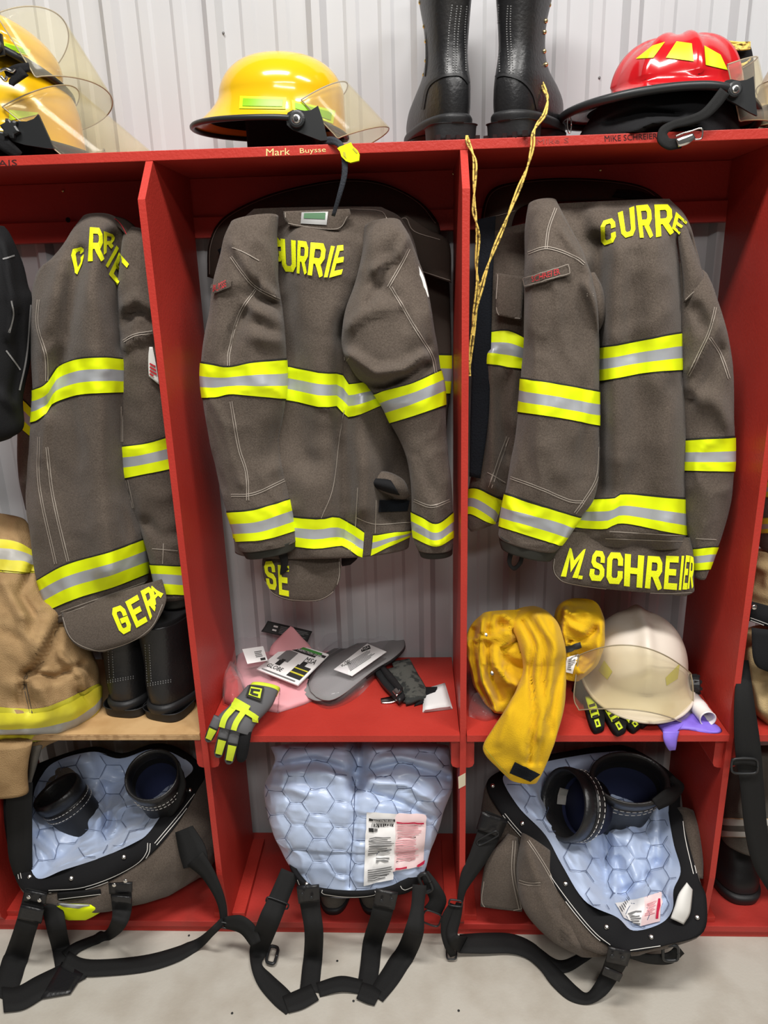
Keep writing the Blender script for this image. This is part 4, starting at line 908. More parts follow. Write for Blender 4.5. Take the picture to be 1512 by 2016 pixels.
for v in (17, 45, 70, 96, 122): edge_hook(up, v, 1)
def lace(p, Ys, r=.0021):
    p = np.array(p, float); b = bag()
    for s in (-1, 1):
        q = p.copy(); k = np.arange(len(q)); q[:, 0] += s * 3.0 * np.sin(k * 1.3 + .4); put(b, *wire(at(q[:, 0], q[:, 1], np.array(Ys) + s * .001), r, len(q) * 10, 6))
    return obj('lace', b[0], b[1], 'gold_cord', bt)
lace([(1060, 150), (1070, 172), (1078, 195), (1072, 225), (1058, 245), (1050, 262), (1048, 290), (1038, 330), (1022, 370), (1006, 410), (990, 450), (975, 485), (960, 525), (948, 565), (940, 600), (932, 650), (926, 700), (924, 740)], [.13, .12, .11, .09, .075, .062, .058, .055, .05, .045, .04, .035, .03, .028, .028, .028, .028, .03])
lace([(919, 268), (922, 282), (930, 300), (935, 322), (934, 360), (933, 400), (934, 420), (938, 440), (941, 470), (938, 520), (940, 565), (934, 620), (930, 660)], [.08, .062, .055, .05, .045, .04, .035, .03, .03, .03, .028, .03, .03])
# ------------------------------------------------------------------ things on the middle shelves
def heap(poly, z0, hgt, N=14, M=48, na=.006, nf=30, flat=.6, zc=None):
    """closed soft lump whose footprint is the pixel outline lying at height z0"""
    p = catmull(np.vstack([poly, poly[:1]]), M + 1)[:M]; c = p.mean(0)
    s = np.linspace(0, 1, N)[:, None]
    U = p[:, 0] * (1 - s) + c[0] * s; V = p[:, 1] * (1 - s) + c[1] * s
    P = atz(U, V, z0 + 0 * U); prof = np.clip(s / flat, 0, 1); prof = np.sqrt(1 - (1 - prof) ** 2)
    P[..., 2] += hgt * prof * (1 + .0 * U) + na * vnoise(P * nf) * prof + na * .6 * vnoise(P * nf * 2.7) * prof
    return Surf(P, False)
def heap_mesh(S, name, mat_, parent, base):
    P = S.P; N, M = P.shape[:2]; V = P.reshape(-1, 3).tolist(); F = [tuple(f) for f in grid_faces(N, M, True)] + [tuple(range((N - 1) * M, N * M))]
    Bt = P[0].copy(); Bt[:, 2] = base; n = len(V); V += Bt.tolist(); F += [(j, n + j, n + (j + 1) % M, (j + 1) % M) for j in range(M)] + [tuple(range(n, n + M))]
    return obj(name, V, F, mat_, parent)
def card(q, z, thick, nx=6, ny=6, na=.0, bend=0.0):
    """thin sheet; q = four pixel corners bl, br, tr, tl; z = height at each corner"""
    P4 = [atz(a[0], a[1], h) for a, h in zip(q, z)]
    s, t = np.meshgrid(np.linspace(0, 1, nx), np.linspace(0, 1, ny)); s = s[..., None]; t = t[..., None]
    P = P4[0] * (1 - s) * (1 - t) + P4[1] * s * (1 - t) + P4[2] * s * t + P4[3] * (1 - s) * t
    P[..., 2] += (bend * np.sin(np.pi * s) * np.sin(np.pi * t))[..., 0] + na * vnoise(P * 40)
    S = Surf(P, False); S.q = q; S.thick = thick
    return S
def printed(parent, S, q, mat_, name='print', off=.0009, n=(6, 4)):
    b = bag(); decal(b, [S], *quadpx(q, *np.meshgrid(np.linspace(0, 1, n[0]), np.linspace(0, 1, n[1]))), off=off)
    if b[0]: return obj(name, b[0], b[1], mat_, parent)
def sub(q, s0, s1, t0, t1):
    f = lambda s, t: tuple(float(k) for k in quadpx(q, s, t)); return [f(s0, t0), f(s1, t0), f(s1, t1), f(s0, t1)]
def rules(parent, S, q, n, mat_='grey_ink', fill=.45, off=.0009):
    b = bag()
    for k in range(n):
        t0 = 1 - (k + .75) / n; e = rng.uniform(.72, 1); decal(b, [S], *quadpx(sub(q, 0, e, t0, t0 + fill / n), *np.meshgrid([0, .33, .66, 1], [0, 1])), off=off)
    if b[0]: o = obj('print_lines', b[0], b[1], mat_, parent); o['kind'] = 'stuff'; return o
ZS = ZM + .0006
# pink packet
pk = thing('plastic_packet', 'clear plastic packet holding folded pink cloth, on the middle shelf', 'packet', atz(560, 1330, ZS))
S = heap([(466, 1340), (462, 1300), (478, 1270), (520, 1262), (565, 1258), (615, 1270), (690, 1300), (660, 1345), (616, 1380), (552, 1402), (545, 1403), (505, 1392)], ZS, .018, na=.008, nf=34); heap_mesh(S, 'pink_cloth', 'pink_paper', pk, ZS)
tri = sheet([(572, 1233, 577, 1235, .300, 0), (552, 1252, 592, 1252, .295, .004), (534, 1272, 612, 1274, .285, .006), (530, 1290, 618, 1292, .27, 0)], 14, 10, na=.001); tri.mesh('pink_flap', 'pink_paper', pk, thick=.003)
Sb = heap([(452, 1345), (450, 1270), (462, 1246), (500, 1250), (540, 1262), (566, 1280), (560, 1320), (540, 1352), (505, 1380), (470, 1385)], ZS, .062, na=.012, nf=26); heap_mesh(Sb, 'plastic_film', 'clear_bag', pk, ZS)
lbq = [(487, 1307), (527, 1300), (518, 1272), (477, 1278)]; Sk = card(lbq, [.708, .708, .728, .728], .001); lo = Sk.mesh('sticker', 'white_paper', pk, thick=.001, smooth=False)
rules(lo, Sk, sub(lbq, .5, .9, .3, .75), 4, off=.0012); printed(lo, Sk, sub(lbq, .68, .92, .06, .22), 'ink', off=.0012)
# black tag
S = sheet([(527, 1222, 615, 1243, .345, 0), (521, 1233, 610, 1253, .335, 0), (514, 1243, 606, 1263, .325, 0)], 8, 16, na=.001)
tg = thing('hang_tag', 'black printed card tag leaning on the wall behind the pink packet', 'tag', at(560, 1255, .33)); S.mesh('card', 'ink', tg, thick=.0012)
rules(tg, S, [(548, 1247), (603, 1258), (610, 1246), (553, 1232)], 5, 'grey_ink'); rules(tg, S, [(535, 1243), (546, 1246), (550, 1231), (540, 1229)], 2, 'white_paper')
# booklet
q = [(505, 1317), (586, 1349), (647, 1288), (572, 1264)]; S = card(q, [.680, .674, .705, .712], .003)
bk = thing('instruction_booklet', 'white instruction booklet with firefighter photo and green header lying on the pink packet', 'booklet', atz(575, 1310, .68)); S.mesh('cover', 'white_paper', bk, thick=.004, smooth=False)
printed(bk, S, sub(q, 0, 1, .80, 1), 'ink', 'header_print'); printed(bk, S, sub(q, .35, 1, .90, 1.0), 'green_print', 'header_print', .0016)
fx = printed(bk, S, sub(q, .12, .40, .45, .78), 'grey_ink', 'photo_print'); printed(bk, S, sub(q, .62, .95, .13, .50), 'ink', 'photo_print'); printed(bk, S, sub(q, .20, .32, .30, .5), 'ink', 'photo_print'); printed(bk, S, sub(q, .66, .78, .46, .62), 'ink', 'photo_print')
printed(bk, S, sub(q, .62, .95, .24, .28), 'worn_lime', 'photo_print', .0016); printed(bk, S, sub(q, .62, .95, .38, .41), 'worn_lime', 'photo_print', .0016)
text_decal('GLOBE', sub(q, .10, .46, .16, .27), [S], bk, 'ink', off=.0016); text_decal('MSA', sub(q, .66, .93, .62, .76), [S], bk, 'ink', off=.0016)
text_decal('LINER INSPECTION GUIDE', sub(q, .12, .92, .84, .90), [S], bk, 'white_paper', off=.0020); rules(bk, S, sub(q, .08, .9, .03, .10), 1, off=.0016)
# insoles
def insole(name, pts, label, dz):
    t = thing(name, label, 'insole', atz(700, 1310, ZS), 'grey insoles in a clear bag')
    P = [(u, v, w_, None, z + dz) for u, v, w_, z in pts]
    put_ = strap([(a, b_, c_ * 1.07, d_, z_ - .007) for a, b_, c_, d_, z_ in P], .009, 50); obj('foam_base', *put_, 'insole_dark', t)
    put_ = strap([(a, b_, c_ * .98, d_, z_) for a, b_, c_, d_, z_ in P], .003, 50); obj('top_cloth', *put_, 'insole_grey', t)
    return t
base = [(617, 1367, 16, .648), (622, 1362, 44, .65), (634, 1352, 66, .653), (655, 1337, 74, .656), (690, 1312, 70, .66), (725, 1290, 62, .665), (755, 1272, 62, .67), (778, 1256, 54, .674), (786, 1250, 36, .676), (789, 1248, 12, .677)]
insole('boot_insole', [(u - 16, v + 1, w_, z) for u, v, w_, z in base], 'grey foam insole, the one mostly covered by the other', -.002)
i2 = insole('boot_insole', base, 'grey foam insole with white maker label, uppermost of the bagged pair', .006)
q = [(657, 1318), (693, 1331), (761, 1283), (723, 1267)]; S = card([q[0], q[1], q[2], q[3]], [.686, .685, .704, .706], .001)
lc = S.mesh('maker_label', 'white_paper', i2, thick=.001, smooth=False); qq = [q[1], q[2], q[3], q[0]]
qr = [(657, 1318), (693, 1331), (761, 1283), (723, 1267)]
text_decal('GLOBE', [(672, 1313), (691, 1307), (689, 1299), (670, 1305)], [S], lc, 'ink', off=.0016); printed(lc, S, [(712, 1284), (730, 1277), (727, 1270), (710, 1277)], 'ink'); text_decal('MSA', [(714, 1282), (728, 1276), (726, 1272), (713, 1278)], [S], lc, 'white_paper', off=.0022)
rules(lc, S, [(690, 1322), (742, 1288), (725, 1280), (682, 1306)], 7, off=.0014)
ib = thing('plastic_bag', 'crumpled clear plastic bag around the grey insoles', 'bag', atz(700, 1320, ZS))
S = heap([(604, 1366), (630, 1300), (690, 1262), (740, 1236), (800, 1228), (816, 1240), (800, 1272), (760, 1310), (705, 1372), (650, 1396), (615, 1382)], ZS, .056, na=.010, nf=34); heap_mesh(S, 'bag_film', 'clear_bag', ib, ZS)
cb = thing('plastic_bag', 'empty crumpled clear bag standing against the wall behind the insoles', 'bag', atz(680, 1275, ZS))
S = heap([(612, 1290), (620, 1258), (650, 1236), (690, 1240), (712, 1246), (715, 1275), (670, 1298)], ZS, .085, na=.018, nf=30); heap_mesh(S, 'bag_film', 'clear_bag', cb, ZS)
# multitool, sheath, papers
mt = thing('multitool', 'black and steel folding multitool beside the camouflage sheath', 'multitool', atz(765, 1345, ZS))
for k, (a, c, wd, z, m_) in enumerate([((744, 1322), (792, 1378), 20, .652, 'black_plastic'), ((752, 1316), (790, 1362), 12, .66, 'black_leather')]):
    obj('handle', *strap([(a[0], a[1], wd * .7, None, z), ((a[0] * 2 + c[0]) / 3, (a[1] * 2 + c[1]) / 3, wd, None, z), ((a[0] + 2 * c[0]) / 3, (a[1] + 2 * c[1]) / 3, wd * .9, None, z), (c[0], c[1], wd * .75, None, z)], .014, 20), m_, mt)
obj('steel_clip', *strap([(778, 1356, 14, None, .664), (786, 1366, 14, None, .664)], .004, 8), 'chrome', mt); obj('steel_tab', *strap([(788, 1374, 8, None, .642), (768, 1378, 12, None, .639), (750, 1380, 9, None, .638)], .002, 12), 'chrome', mt)
cm = thing('camouflage_sheath', 'dark camouflage cloth sheath with black lining lying open', 'sheath', atz(815, 1345, ZS))
S = card([(800, 1382), (850, 1372), (806, 1297), (770, 1300)], [.65, .652, .665, .66], .008, 12, 12, .003, .012); S.mesh('camouflage_cloth', 'camo', cm, thick=.010)
S = card([(788, 1378), (806, 1382), (786, 1310), (762, 1316)], [.645, .648, .665, .655], .006, 8, 10, .003, .004); S.mesh('side_pocket', 'camo', cm, thick=.008)
S = card([(815, 1390), (852, 1378), (860, 1352), (838, 1352)], [.6375, .645, .668, .655], .003, 8, 8, .001, .004); S.mesh('lining_flap', 'black_cloth', cm, thick=.003)
pp = thing('folded_papers', 'small stack of folded white leaflets by the right divider', 'paper', atz(862, 1380, ZS))
for k, (z, d) in enumerate([(.638, 0), (.643, 2), (.648, 4)]):
    S = card([(832 + d, 1401 - d), (891 - d, 1394 - d), (876 - d, 1344 + d), (834, 1356 + d)], [z, z, z + .008 * k, z + .004], .003, 6, 6, .001, .004); S.mesh('leaflet', 'white_paper', pp, thick=.003)
# hi-viz glove hanging over the shelf edge
gl = thing('work_glove', 'lime and black mechanic glove hanging fingers-down over the middle shelf edge', 'glove', atz(480, 1400, ZS))
palm = tube([(486, 1352, 548, 1362, .06, .018), (468, 1372, 536, 1390, .03, .022), (446, 1395, 512, 1416, .0, .024), (428, 1412, 500, 1432, -.025, .024), (420, 1426, 494, 1448, -.035, .02)], 30, 40, na=.001); palm.mesh('palm', 'glove_grey', gl)
for (a, c, w0) in [((430, 1412), (409, 1458), 20), ((446, 1424), (429, 1489), 22), ((465, 1432), (450, 1502), 23), ((484, 1438), (474, 1498), 24)]:
    a = np.array(a, float); c = np.array(c, float); rows = []
    for f, ww, yy in ((0, 1, -.035), (.4, 1, -.043), (.8, .92, -.042), (.95, .7, -.040), (1, .3, -.038)):
        p = a + (c - a) * f; d = (c - a) / np.linalg.norm(c - a); nrm = np.array([d[1], -d[0]]) * w0 * ww / 2
        rows.append((p[0] - nrm[0], p[1] - nrm[1], p[0] + nrm[0], p[1] + nrm[1], yy, .010 * max(ww, .4)))
        if rows[-1][0] > rows[-1][2]: r = rows[-1]; rows[-1] = (r[2], r[3], r[0], r[1], r[4], r[5])
    fs_ = tube(rows, 24, 20, na=.0005); fo = fs_.mesh('finger', 'glove_grey' if a[0] < 480 else 'black_cloth', gl)
    if a[0] < 480:
        d = (c - a); n_ = np.array([d[1], -d[0]]) / np.linalg.norm(d) * w0 * .33
        if n_[0] < 0: n_ = -n_
        for f0, f1, m_ in ((.5, .95, 'trim_black'),):
            p0, p1 = a + d * (f0 - .06), a + d * (f1 + .03); printed(fo, fs_, [tuple(p1 - n_ * 1.15), tuple(p1 + n_ * 1.15), tuple(p0 + n_ * 1.25), tuple(p0 - n_ * 1.25)], 'trim_black', 'pad_border', .0016, (5, 8))
        p0, p1 = a + d * .5, a + d * .92; printed(fo, fs_, [tuple(p1 - n_ * .8), tuple(p1 + n_ * .8), tuple(p0 + n_), tuple(p0 - n_)], 'hiviz', 'finger_pad', .0032, (5, 8))
b = bag()
for l in ([(452, 1385), (430, 1405), (420, 1422)], [(460, 1395), (443, 1415), (436, 1440)], [(478, 1404), (464, 1425), (457, 1450)], [(500, 1412), (500, 1428), (493, 1445)], [(452, 1388), (480, 1400), (505, 1415)], [(458, 1378), (490, 1396)]):
    stitch(b, [palm], l, 11, .006, step=4)
obj('knuckle_guard', b[0], b[1], 'hiviz', gl)
cf = tube([(495, 1346, 552, 1356, .075, .02), (486, 1358, 546, 1370, .06, .022)], 8, 30, na=.001); cf.mesh('cuff', 'hiviz', gl)
q = [(484, 1372), (514, 1382), (520, 1354), (492, 1350)]; wl = printed(gl, palm, q, 'trim_black', 'wrist_tab', .006, (8, 6)); printed(wl, palm, sub(q, .14, .88, .16, .84), 'hiviz', 'wrist_badge', .0075, (8, 6))
for p_ in ([(494, 1358), (512, 1360), (511, 1364), (494, 1362)], [(494, 1362), (499, 1363), (497, 1369), (492, 1368)], [(496, 1366), (508, 1369), (507, 1373), (495, 1370)]): printed(wl, palm, p_[::-1], 'ink', 'badge_mark', .009, (4, 3))
g2 = thing('work_glove', 'folded red and clear-bagged glove half hidden under the lime glove', 'glove', atz(455, 1370, ZS))
S = heap([(442, 1385), (440, 1345), (455, 1322), (474, 1345), (480, 1372), (462, 1392)], ZS, .035, na=.006); heap_mesh(S, 'cuff', 'glove_red', g2, ZS); S2 = heap([(438, 1388), (438, 1340), (455, 1318), (478, 1340), (484, 1375), (462, 1395)], ZS, .045, na=.008); heap_mesh(S2, 'bag_film', 'clear_bag', g2, ZS)

# ---- right bay shelf
ys = thing('yellow_shirt', 'bunched yellow work shirt with one sleeve hanging over the shelf edge', 'shirt', atz(1000, 1390, ZS))
t1 = tube([(950, 1208, 1040, 1204, .20, .03), (922, 1235, 1060, 1230, .18, .06), (917, 1270, 1060, 1275, .16, .075), (922, 1310, 1050, 1315, .14, .07), (935, 1350, 1030, 1355, .11, .055), (955, 1385, 1010, 1390, .08, .035), (972, 1403, 990, 1405, .07, .02)], 70, 70,
          folds=[([(950, 1215), (945, 1280), (950, 1340), (975, 1400)], 9, .018), ([(962, 1240), (962, 1320), (985, 1375)], 8, -.018), ([(1000, 1245), (975, 1290), (990, 1330), (1015, 1350)], 10, .016), ([(985, 1260), (1000, 1300), (1030, 1320)], 7, -.012), ([(930, 1240), (932, 1290), (945, 1350), (965, 1390)], 6, -.016), ([(975, 1212), (965, 1250), (970, 1300), (1000, 1345)], 5, .014), ([(990, 1210), (1010, 1225), (1000, 1240)], 6, .014), ([(985, 1228), (1020, 1250), (1030, 1280)], 5, -.014), ([(1020, 1262), (985, 1282), (1000, 1322)], 5, -.012), ([(925, 1262), (950, 1255), (975, 1262)], 5, .01)], na=.006, nf=14, wr=.026, wf=15); t1.mesh('shirt_body', 'yellow_cloth', ys)
t2 = tube([(985, 1232, 1050, 1200, .20, .02), (1000, 1238, 1078, 1208, .16, .035), (1014, 1252, 1100, 1228, .12, .045), (1024, 1280, 1112, 1268, .08, .052), (1030, 1316, 1114, 1312, .06, .05), (1020, 1350, 1112, 1355, .03, .05), (994, 1395, 1106, 1405, -.02, .038), (968, 1440, 1092, 1455, -.045, .026), (951, 1476, 1076, 1500, -.045, .022), (978, 1508, 1064, 1526, -.045, .020), (1000, 1530, 1058, 1538, -.045, .016)], 90, 60,
          folds=[([(1030, 1225), (1052, 1270), (1044, 1330), (1052, 1390), (1040, 1500)], 6, -.016), ([(1060, 1215), (1092, 1270), (1084, 1340), (1062, 1450)], 8, .014), ([(1040, 1215), (1072, 1260), (1070, 1340), (1078, 1420)], 5, -.010), ([(1110, 1300), (1090, 1370), (1085, 1440)], 6, -.008), ([(1060, 1380), (1035, 1450), (1030, 1510)], 9, .008), ([(1000, 1400), (985, 1460)], 10, .006), ([(1070, 1420), (1060, 1500)], 6, -.006), ([(1090, 1225), (1100, 1290)], 8, .008)], na=.003, nf=14, wr=.012, wf=13); t2.mesh('sleeve', 'yellow_cloth', ys)
t3 = tube([(1108, 1194, 1168, 1198, .20, .02), (1092, 1212, 1186, 1210, .17, .05), (1098, 1240, 1190, 1238, .14, .06), (1110, 1275, 1184, 1280, .12, .055), (1112, 1310, 1166, 1312, .11, .045), (1112, 1336, 1140, 1338, .10, .025)], 60, 60,
          folds=[([(1112, 1200), (1120, 1230), (1150, 1245)], 8, .016), ([(1120, 1262), (1150, 1256), (1172, 1240)], 7, -.022), ([(1186, 1230), (1176, 1290), (1150, 1325)], 8, .016), ([(1135, 1290), (1152, 1298)], 15, -.03), ([(1112, 1250), (1112, 1320)], 6, .01)], na=.005, nf=16, wr=.026, wf=16); t3.mesh('collar', 'yellow_cloth', ys)
printed(ys, t3, [(1114, 1286), (1146, 1274), (1143, 1265), (1113, 1272)], 'ink', 'neck_label', .003, (8, 4))
wl = printed(ys, t3, [(1112, 1322), (1128, 1326), (1140, 1286), (1116, 1294)], 'white_paper', 'care_label', .003, (6, 8)); rules(wl, t3, [(1116, 1318), (1126, 1321), (1136, 1290), (1120, 1296)], 6, off=.0045)
b_ = printed(ys, t2, [(1003, 1521), (1044, 1538), (1063, 1524), (1014, 1499)], 'velcro', 'hook_tape', .003, (10, 6))
for u, v in [(955, 1251), (970, 1325)]:
    h = hits([t1], u, v, .002); V, F = disc(h, CAM - h, .0058, .002, 14, .2); obj('snap_button', V, F, 'chrome', ys)
seams(ys, [t1, t2], [[(948, 1225), (944, 1290), (952, 1350), (972, 1398)], [(953, 1470), (980, 1503), (1003, 1528)]], 'old_tape', 1.2)
# white helmet
c0 = atz(1262, 1392, ZS + .028)
c0 = at(1252, 1322, .17)
hw = thing('fire_helmet', 'dirty white fire helmet with clear visor down over its front, on the right bay shelf', 'helmet', (c0[0], c0[1], ZS), 'fire helmets')
L = Loc(c0, rot(-math.pi / 2 - .10, .12, 0))
S = helmet(hw, L, 'white_shell', ax=.130, ay=.117, h=.150, brim=(.044, .014, .045), drop=(.012, .012, .012), ridge=.013, trim='white_shell', trim_r=.004)
patch(hw, S, [(1178, 1320), (1196, 1338), (1206, 1322), (1190, 1300)], 'old_tape'); patch(hw, S, [(1312, 1350), (1334, 1336), (1338, 1306), (1310, 1334)], 'old_tape')
vz = []
for (uL, vL, uM, vM, uR, vR, yb, yc) in [(1140, 1290, 1255, 1272, 1360, 1326, .085, .005), (1134, 1330, 1255, 1310, 1364, 1350, .075, -.012), (1130, 1375, 1262, 1360, 1364, 1390, .065, -.022), (1140, 1398, 1265, 1400, 1358, 1430, .055, -.026)]:
    s = np.linspace(-1, 1, 31); k0, k1, k2 = s * (s - 1) / 2, 1 - s ** 2, s * (s + 1) / 2
    vz.append(at(uL * k0 + uM * k1 + uR * k2, vL * k0 + vM * k1 + vR * k2, yb * s ** 2 + yc * (1 - s ** 2)))
P = catmull(np.array(vz).reshape(4, -1), 16).reshape(16, 31, 3); P[..., 2] = np.maximum(P[..., 2], ZS + .002)
Sv = Surf(P, False); vo = Sv.mesh('visor', 'visor', hw, thick=.002); loop = np.vstack([P[0], P[1:-1, -1], P[-1][::-1], P[1:-1, 0][::-1]]); V, F = wire(loop, .0015, 240, 5, True); obj('visor_edge', V, F, 'visor_edge', vo)
V, F = disc(at(1358, 1347, .12), (1, -.25, .1), .021, .02, 22, .15); V = np.array(V); t = np.arange(22)
kb = obj('knob', V, F, 'black_plastic', hw, smooth=False)
for k in range(8):
    a = k / 8 * 2 * np.pi; cc = at(1364, 1347, .12) + np.array([.004, math.cos(a) * .021, math.sin(a) * .021]); V, F = boxVF(cc[0] - .008, cc[0] + .010, cc[1] - .003, cc[1] + .003, cc[2] - .003, cc[2] + .003); obj('grip_rib', V, F, 'black_plastic', kb, smooth=False)
# gloves under the helmet
gl = thing('work_glove', 'black and lime impact glove lying under the white helmet, fingers to the front', 'glove', atz(1200, 1420, ZS))
for (a, c, w0) in [((1160, 1370), (1180, 1436), 30), ((1190, 1380), (1225, 1440), 30), ((1225, 1395), (1256, 1432), 28), ((1250, 1398), (1272, 1424), 22)]:
    a = np.array(a, float); c = np.array(c, float); P = []
    pts = [(*(a + (c - a) * f), w0 * ww, None, ZS + .012) for f, ww in ((0, .9), (.35, 1), (.75, 1), (.95, .75), (1, .4))]
    fo = obj('finger', *strap(pts, .018, 24), 'black_cloth', gl)
    d = c - a
    pd = strap([(*(a + d * f), w0 * .55, None, ZS + .024) for f in (0, .3, .62)], .003, 10); obj('finger_pad', *pd, 'hiviz', fo)
    for f in (.25, .42, .58): obj('pad_groove', *strap([(*(a + d * f), w0 * .4, None, ZS + .0262), (*(a + d * (f + .07)), w0 * .4, None, ZS + .0262)], .002, 4), 'trim_black', fo)
    ring = strap([(*(a + d * .7), w0 * .32, None, ZS + .0225), (*(a + d * .92), w0 * .32, None, ZS + .0225)], .002, 6); obj('tip_ring', *ring, 'hiviz', fo); obj('tip_core', *strap([(*(a + d * .76), w0 * .12, None, ZS + .0238), (*(a + d * .87), w0 * .12, None, ZS + .0238)], .001, 4), 'trim_black', fo)
S = heap([(1125, 1360), (1140, 1340), (1200, 1340), (1260, 1370), (1255, 1402), (1205, 1400), (1150, 1388)], ZS, .03); heap_mesh(S, 'palm', 'black_cloth', gl, ZS)
# purple glove, tube, clear bag
S = heap([(1279, 1408), (1300, 1398), (1340, 1402), (1375, 1392), (1392, 1414), (1418, 1432), (1420, 1442), (1400, 1444), (1350, 1437), (1334, 1440), (1330, 1446), (1310, 1446), (1300, 1436)], ZS, .008, na=.003)
pg = thing('nitrile_glove', 'purple disposable glove lying flat with one finger over the shelf edge', 'glove', atz(1345, 1425, ZS)); heap_mesh(S, 'hand', 'purple_nitrile', pg, ZS)
fg = sheet([(1305, 1440, 1338, 1440, -.014, .003), (1306, 1456, 1334, 1454, -.020, .004), (1312, 1470, 1332, 1468, -.020, .004), (1318, 1478, 1330, 1477, -.018, .0)], 16, 10, na=.0005); fg.mesh('finger', 'purple_nitrile', pg, thick=.003)
a = atz(1372, 1388, ZS + .021); c = atz(1394, 1416, ZS + .021); d = c - a; d /= np.linalg.norm(d); a = a - d * .03
ax_ = np.cross(d, [0, 0, 1]); ax_ /= np.linalg.norm(ax_); upv = np.cross(ax_, d); t = np.linspace(0, 2 * np.pi, 24, endpoint=False); rows = []
Lt = np.linalg.norm(c - a)
for s_, r in [(0, .012), (.0, .0185), (.35, .0185), (.36, .0195), (.55, .0195), (.56, .0185), (.95, .0185), (1, .0195), (1, .0170), (.4, .0165), (.05, .016), (.05, .001)]:
    rows.append(a + d * s_ * Lt + r * (np.cos(t)[:, None] * ax_ + np.sin(t)[:, None] * upv))
tb = thing('plastic_tube', 'short white plastic tube lying open end forward beside the purple glove', 'tube', atz(1390, 1410, ZS)); Surf(np.array(rows), True).mesh('tube_wall', 'milky_plastic', tb, cap=(True, False))
cb = thing('plastic_bag', 'flat clear plastic bag half hidden behind the yellow shirt', 'bag', atz(940, 1385, ZS)); S = heap([(921, 1410), (920, 1370), (922, 1340), (945, 1338), (972, 1360), (990, 1400), (960, 1420)], ZS, .035, na=.012, nf=30); heap_mesh(S, 'bag_film', 'clear_bag', cb, ZS)
# black work boots on the plywood shelf
WK = [(.034, .0, .27, .046, 0), (.06, -.004, .27, .048, 0), (.085, -.004, .24, .047, 0), (.11, 0, .19, .045, 0), (.14, .002, .15, .044, 0), (.18, .0, .14, .046, 0), (.215, -.002, .142, .048, 0)]
for (u, v, yv, yaw, lab) in [(312, 1420, .055, -.30, 'black leather work boot on the plywood shelf, nearer the red divider'), (238, 1413, .10, -.15, 'black leather work boot on the plywood shelf, nearer the tan coat')]:
    p = atz(u, v, ZS); p[1] = max(p[1], .02); bt = thing('work_boot', lab, 'boot', p, 'black work boots on the plywood shelf')
    L = Loc(p, rot(yaw) * 1.16); up = boot(bt, L, WK, sole=.034, hw=.047, length=.27, lug=False)
    pl_ = slices([(.205, .001, .140, .046, 0), (.222, -.002, .143, .049, 0), (.226, .0, .141, .047, 0)], L, N=8); pl_.mesh('padded_collar', 'black_cloth', bt)
    dz = [[(u - 40, v - 66), (u - 10, v - 72), (u + 25, v - 78)], [(u - 40, v - 70), (u - 10, v - 76), (u + 25, v - 82)], [(u - 22, v - 80), (u - 26, v - 150)], [(u - 14, v - 80), (u - 18, v - 150)]]
    dots([up], dz, bt, wd=1.6)
# ------------------------------------------------------------------ trousers, boots and straps in the lower bays
def hexd(u, v, R):
    """distance in pixels to the nearest edge of a honeycomb with circumradius R"""
    dx, dy = 1.5 * R, math.sqrt(3) * R; d1 = np.full(np.shape(u), 1e9); d2 = d1.copy()
    i0 = np.round(u / dx)
    for di in (-1, 0, 1):
        i = i0 + di; off = (i % 2) * dy / 2; j0 = np.round((v - off) / dy)
        for dj in (-1, 0, 1):
            d = np.hypot(u - i * dx, v - (j0 + dj) * dy - off); m = d < d1
            d2 = np.where(m, d1, np.minimum(d2, d)); d1 = np.where(m, d, d1)
    return (d2 - d1) / 2
def hex_edges(u0, u1, v0, v1, R):
    dx, dy = 1.5 * R, math.sqrt(3) * R; seen = set(); out = []
    for i in range(int(u0 / dx) - 1, int(u1 / dx) + 2):
        for j in range(int(v0 / dy) - 1, int(v1 / dy) + 2):
            cx, cy = i * dx, j * dy + (i % 2) * dy / 2
            c = [(cx + R * math.cos(k * math.pi / 3), cy + R * math.sin(k * math.pi / 3)) for k in range(6)]
            for k in range(6):
                a, b_ = c[k], c[(k + 1) % 6]; key = (round((a[0] + b_[0]) / 2), round((a[1] + b_[1]) / 2))
                if key in seen: continue
                seen.add(key)
                if u0 - R < key[0] < u1 + R and v0 - R < key[1] < v1 + R: out.append((a, b_))
    return out
def warp(p):      # irregular hand-sewn honeycomb
    p = np.asarray(p, float); q = np.concatenate([p / 70, np.zeros(p.shape[:-1] + (1,))], -1)
    return p + 9 * np.stack([vnoise(q + 5.3), vnoise(q + 17.7)], -1)
def unwarp(u, v):
    p = np.stack([u, v], -1); q = np.concatenate([p / 70, np.zeros(u.shape + (1,))], -1)
    return u - 9 * vnoise(q + 5.3), v - 9 * vnoise(q + 17.7)
def quilt(P, R, amp):
    u, v = px(P); a, b_ = unwarp(u, v); h = hexd(a, b_, R)
    d = CAM - P; d /= np.linalg.norm(d, axis=-1, keepdims=True)
    return P + d * (amp * (1 - np.exp(-h / 5.0)))[..., None]
def quilt_lines(root, S, box_, R, clip=None):
    b = bag()
    for a, c in hex_edges(*box_, R):
        l = warp(np.linspace(a, c, 5))
        if clip is not None and not clip(l[2]): continue
        stitch(b, [S], l, 1.3, .0050, step=7)
    o = obj('quilt_stitching', b[0], b[1], 'quilt_thread', root); o['kind'] = 'stuff'; return o
def inside(poly):
    P = np.array(poly)
    def f(p):
        x, y = p; r = False; j = len(P) - 1
        for i in range(len(P)):
            if (P[i, 1] > y) != (P[j, 1] > y) and x < (P[j, 0] - P[i, 0]) * (y - P[i, 1]) / (P[j, 1] - P[i, 1]) + P[i, 0]: r = not r
            j = i
        return r
    return f
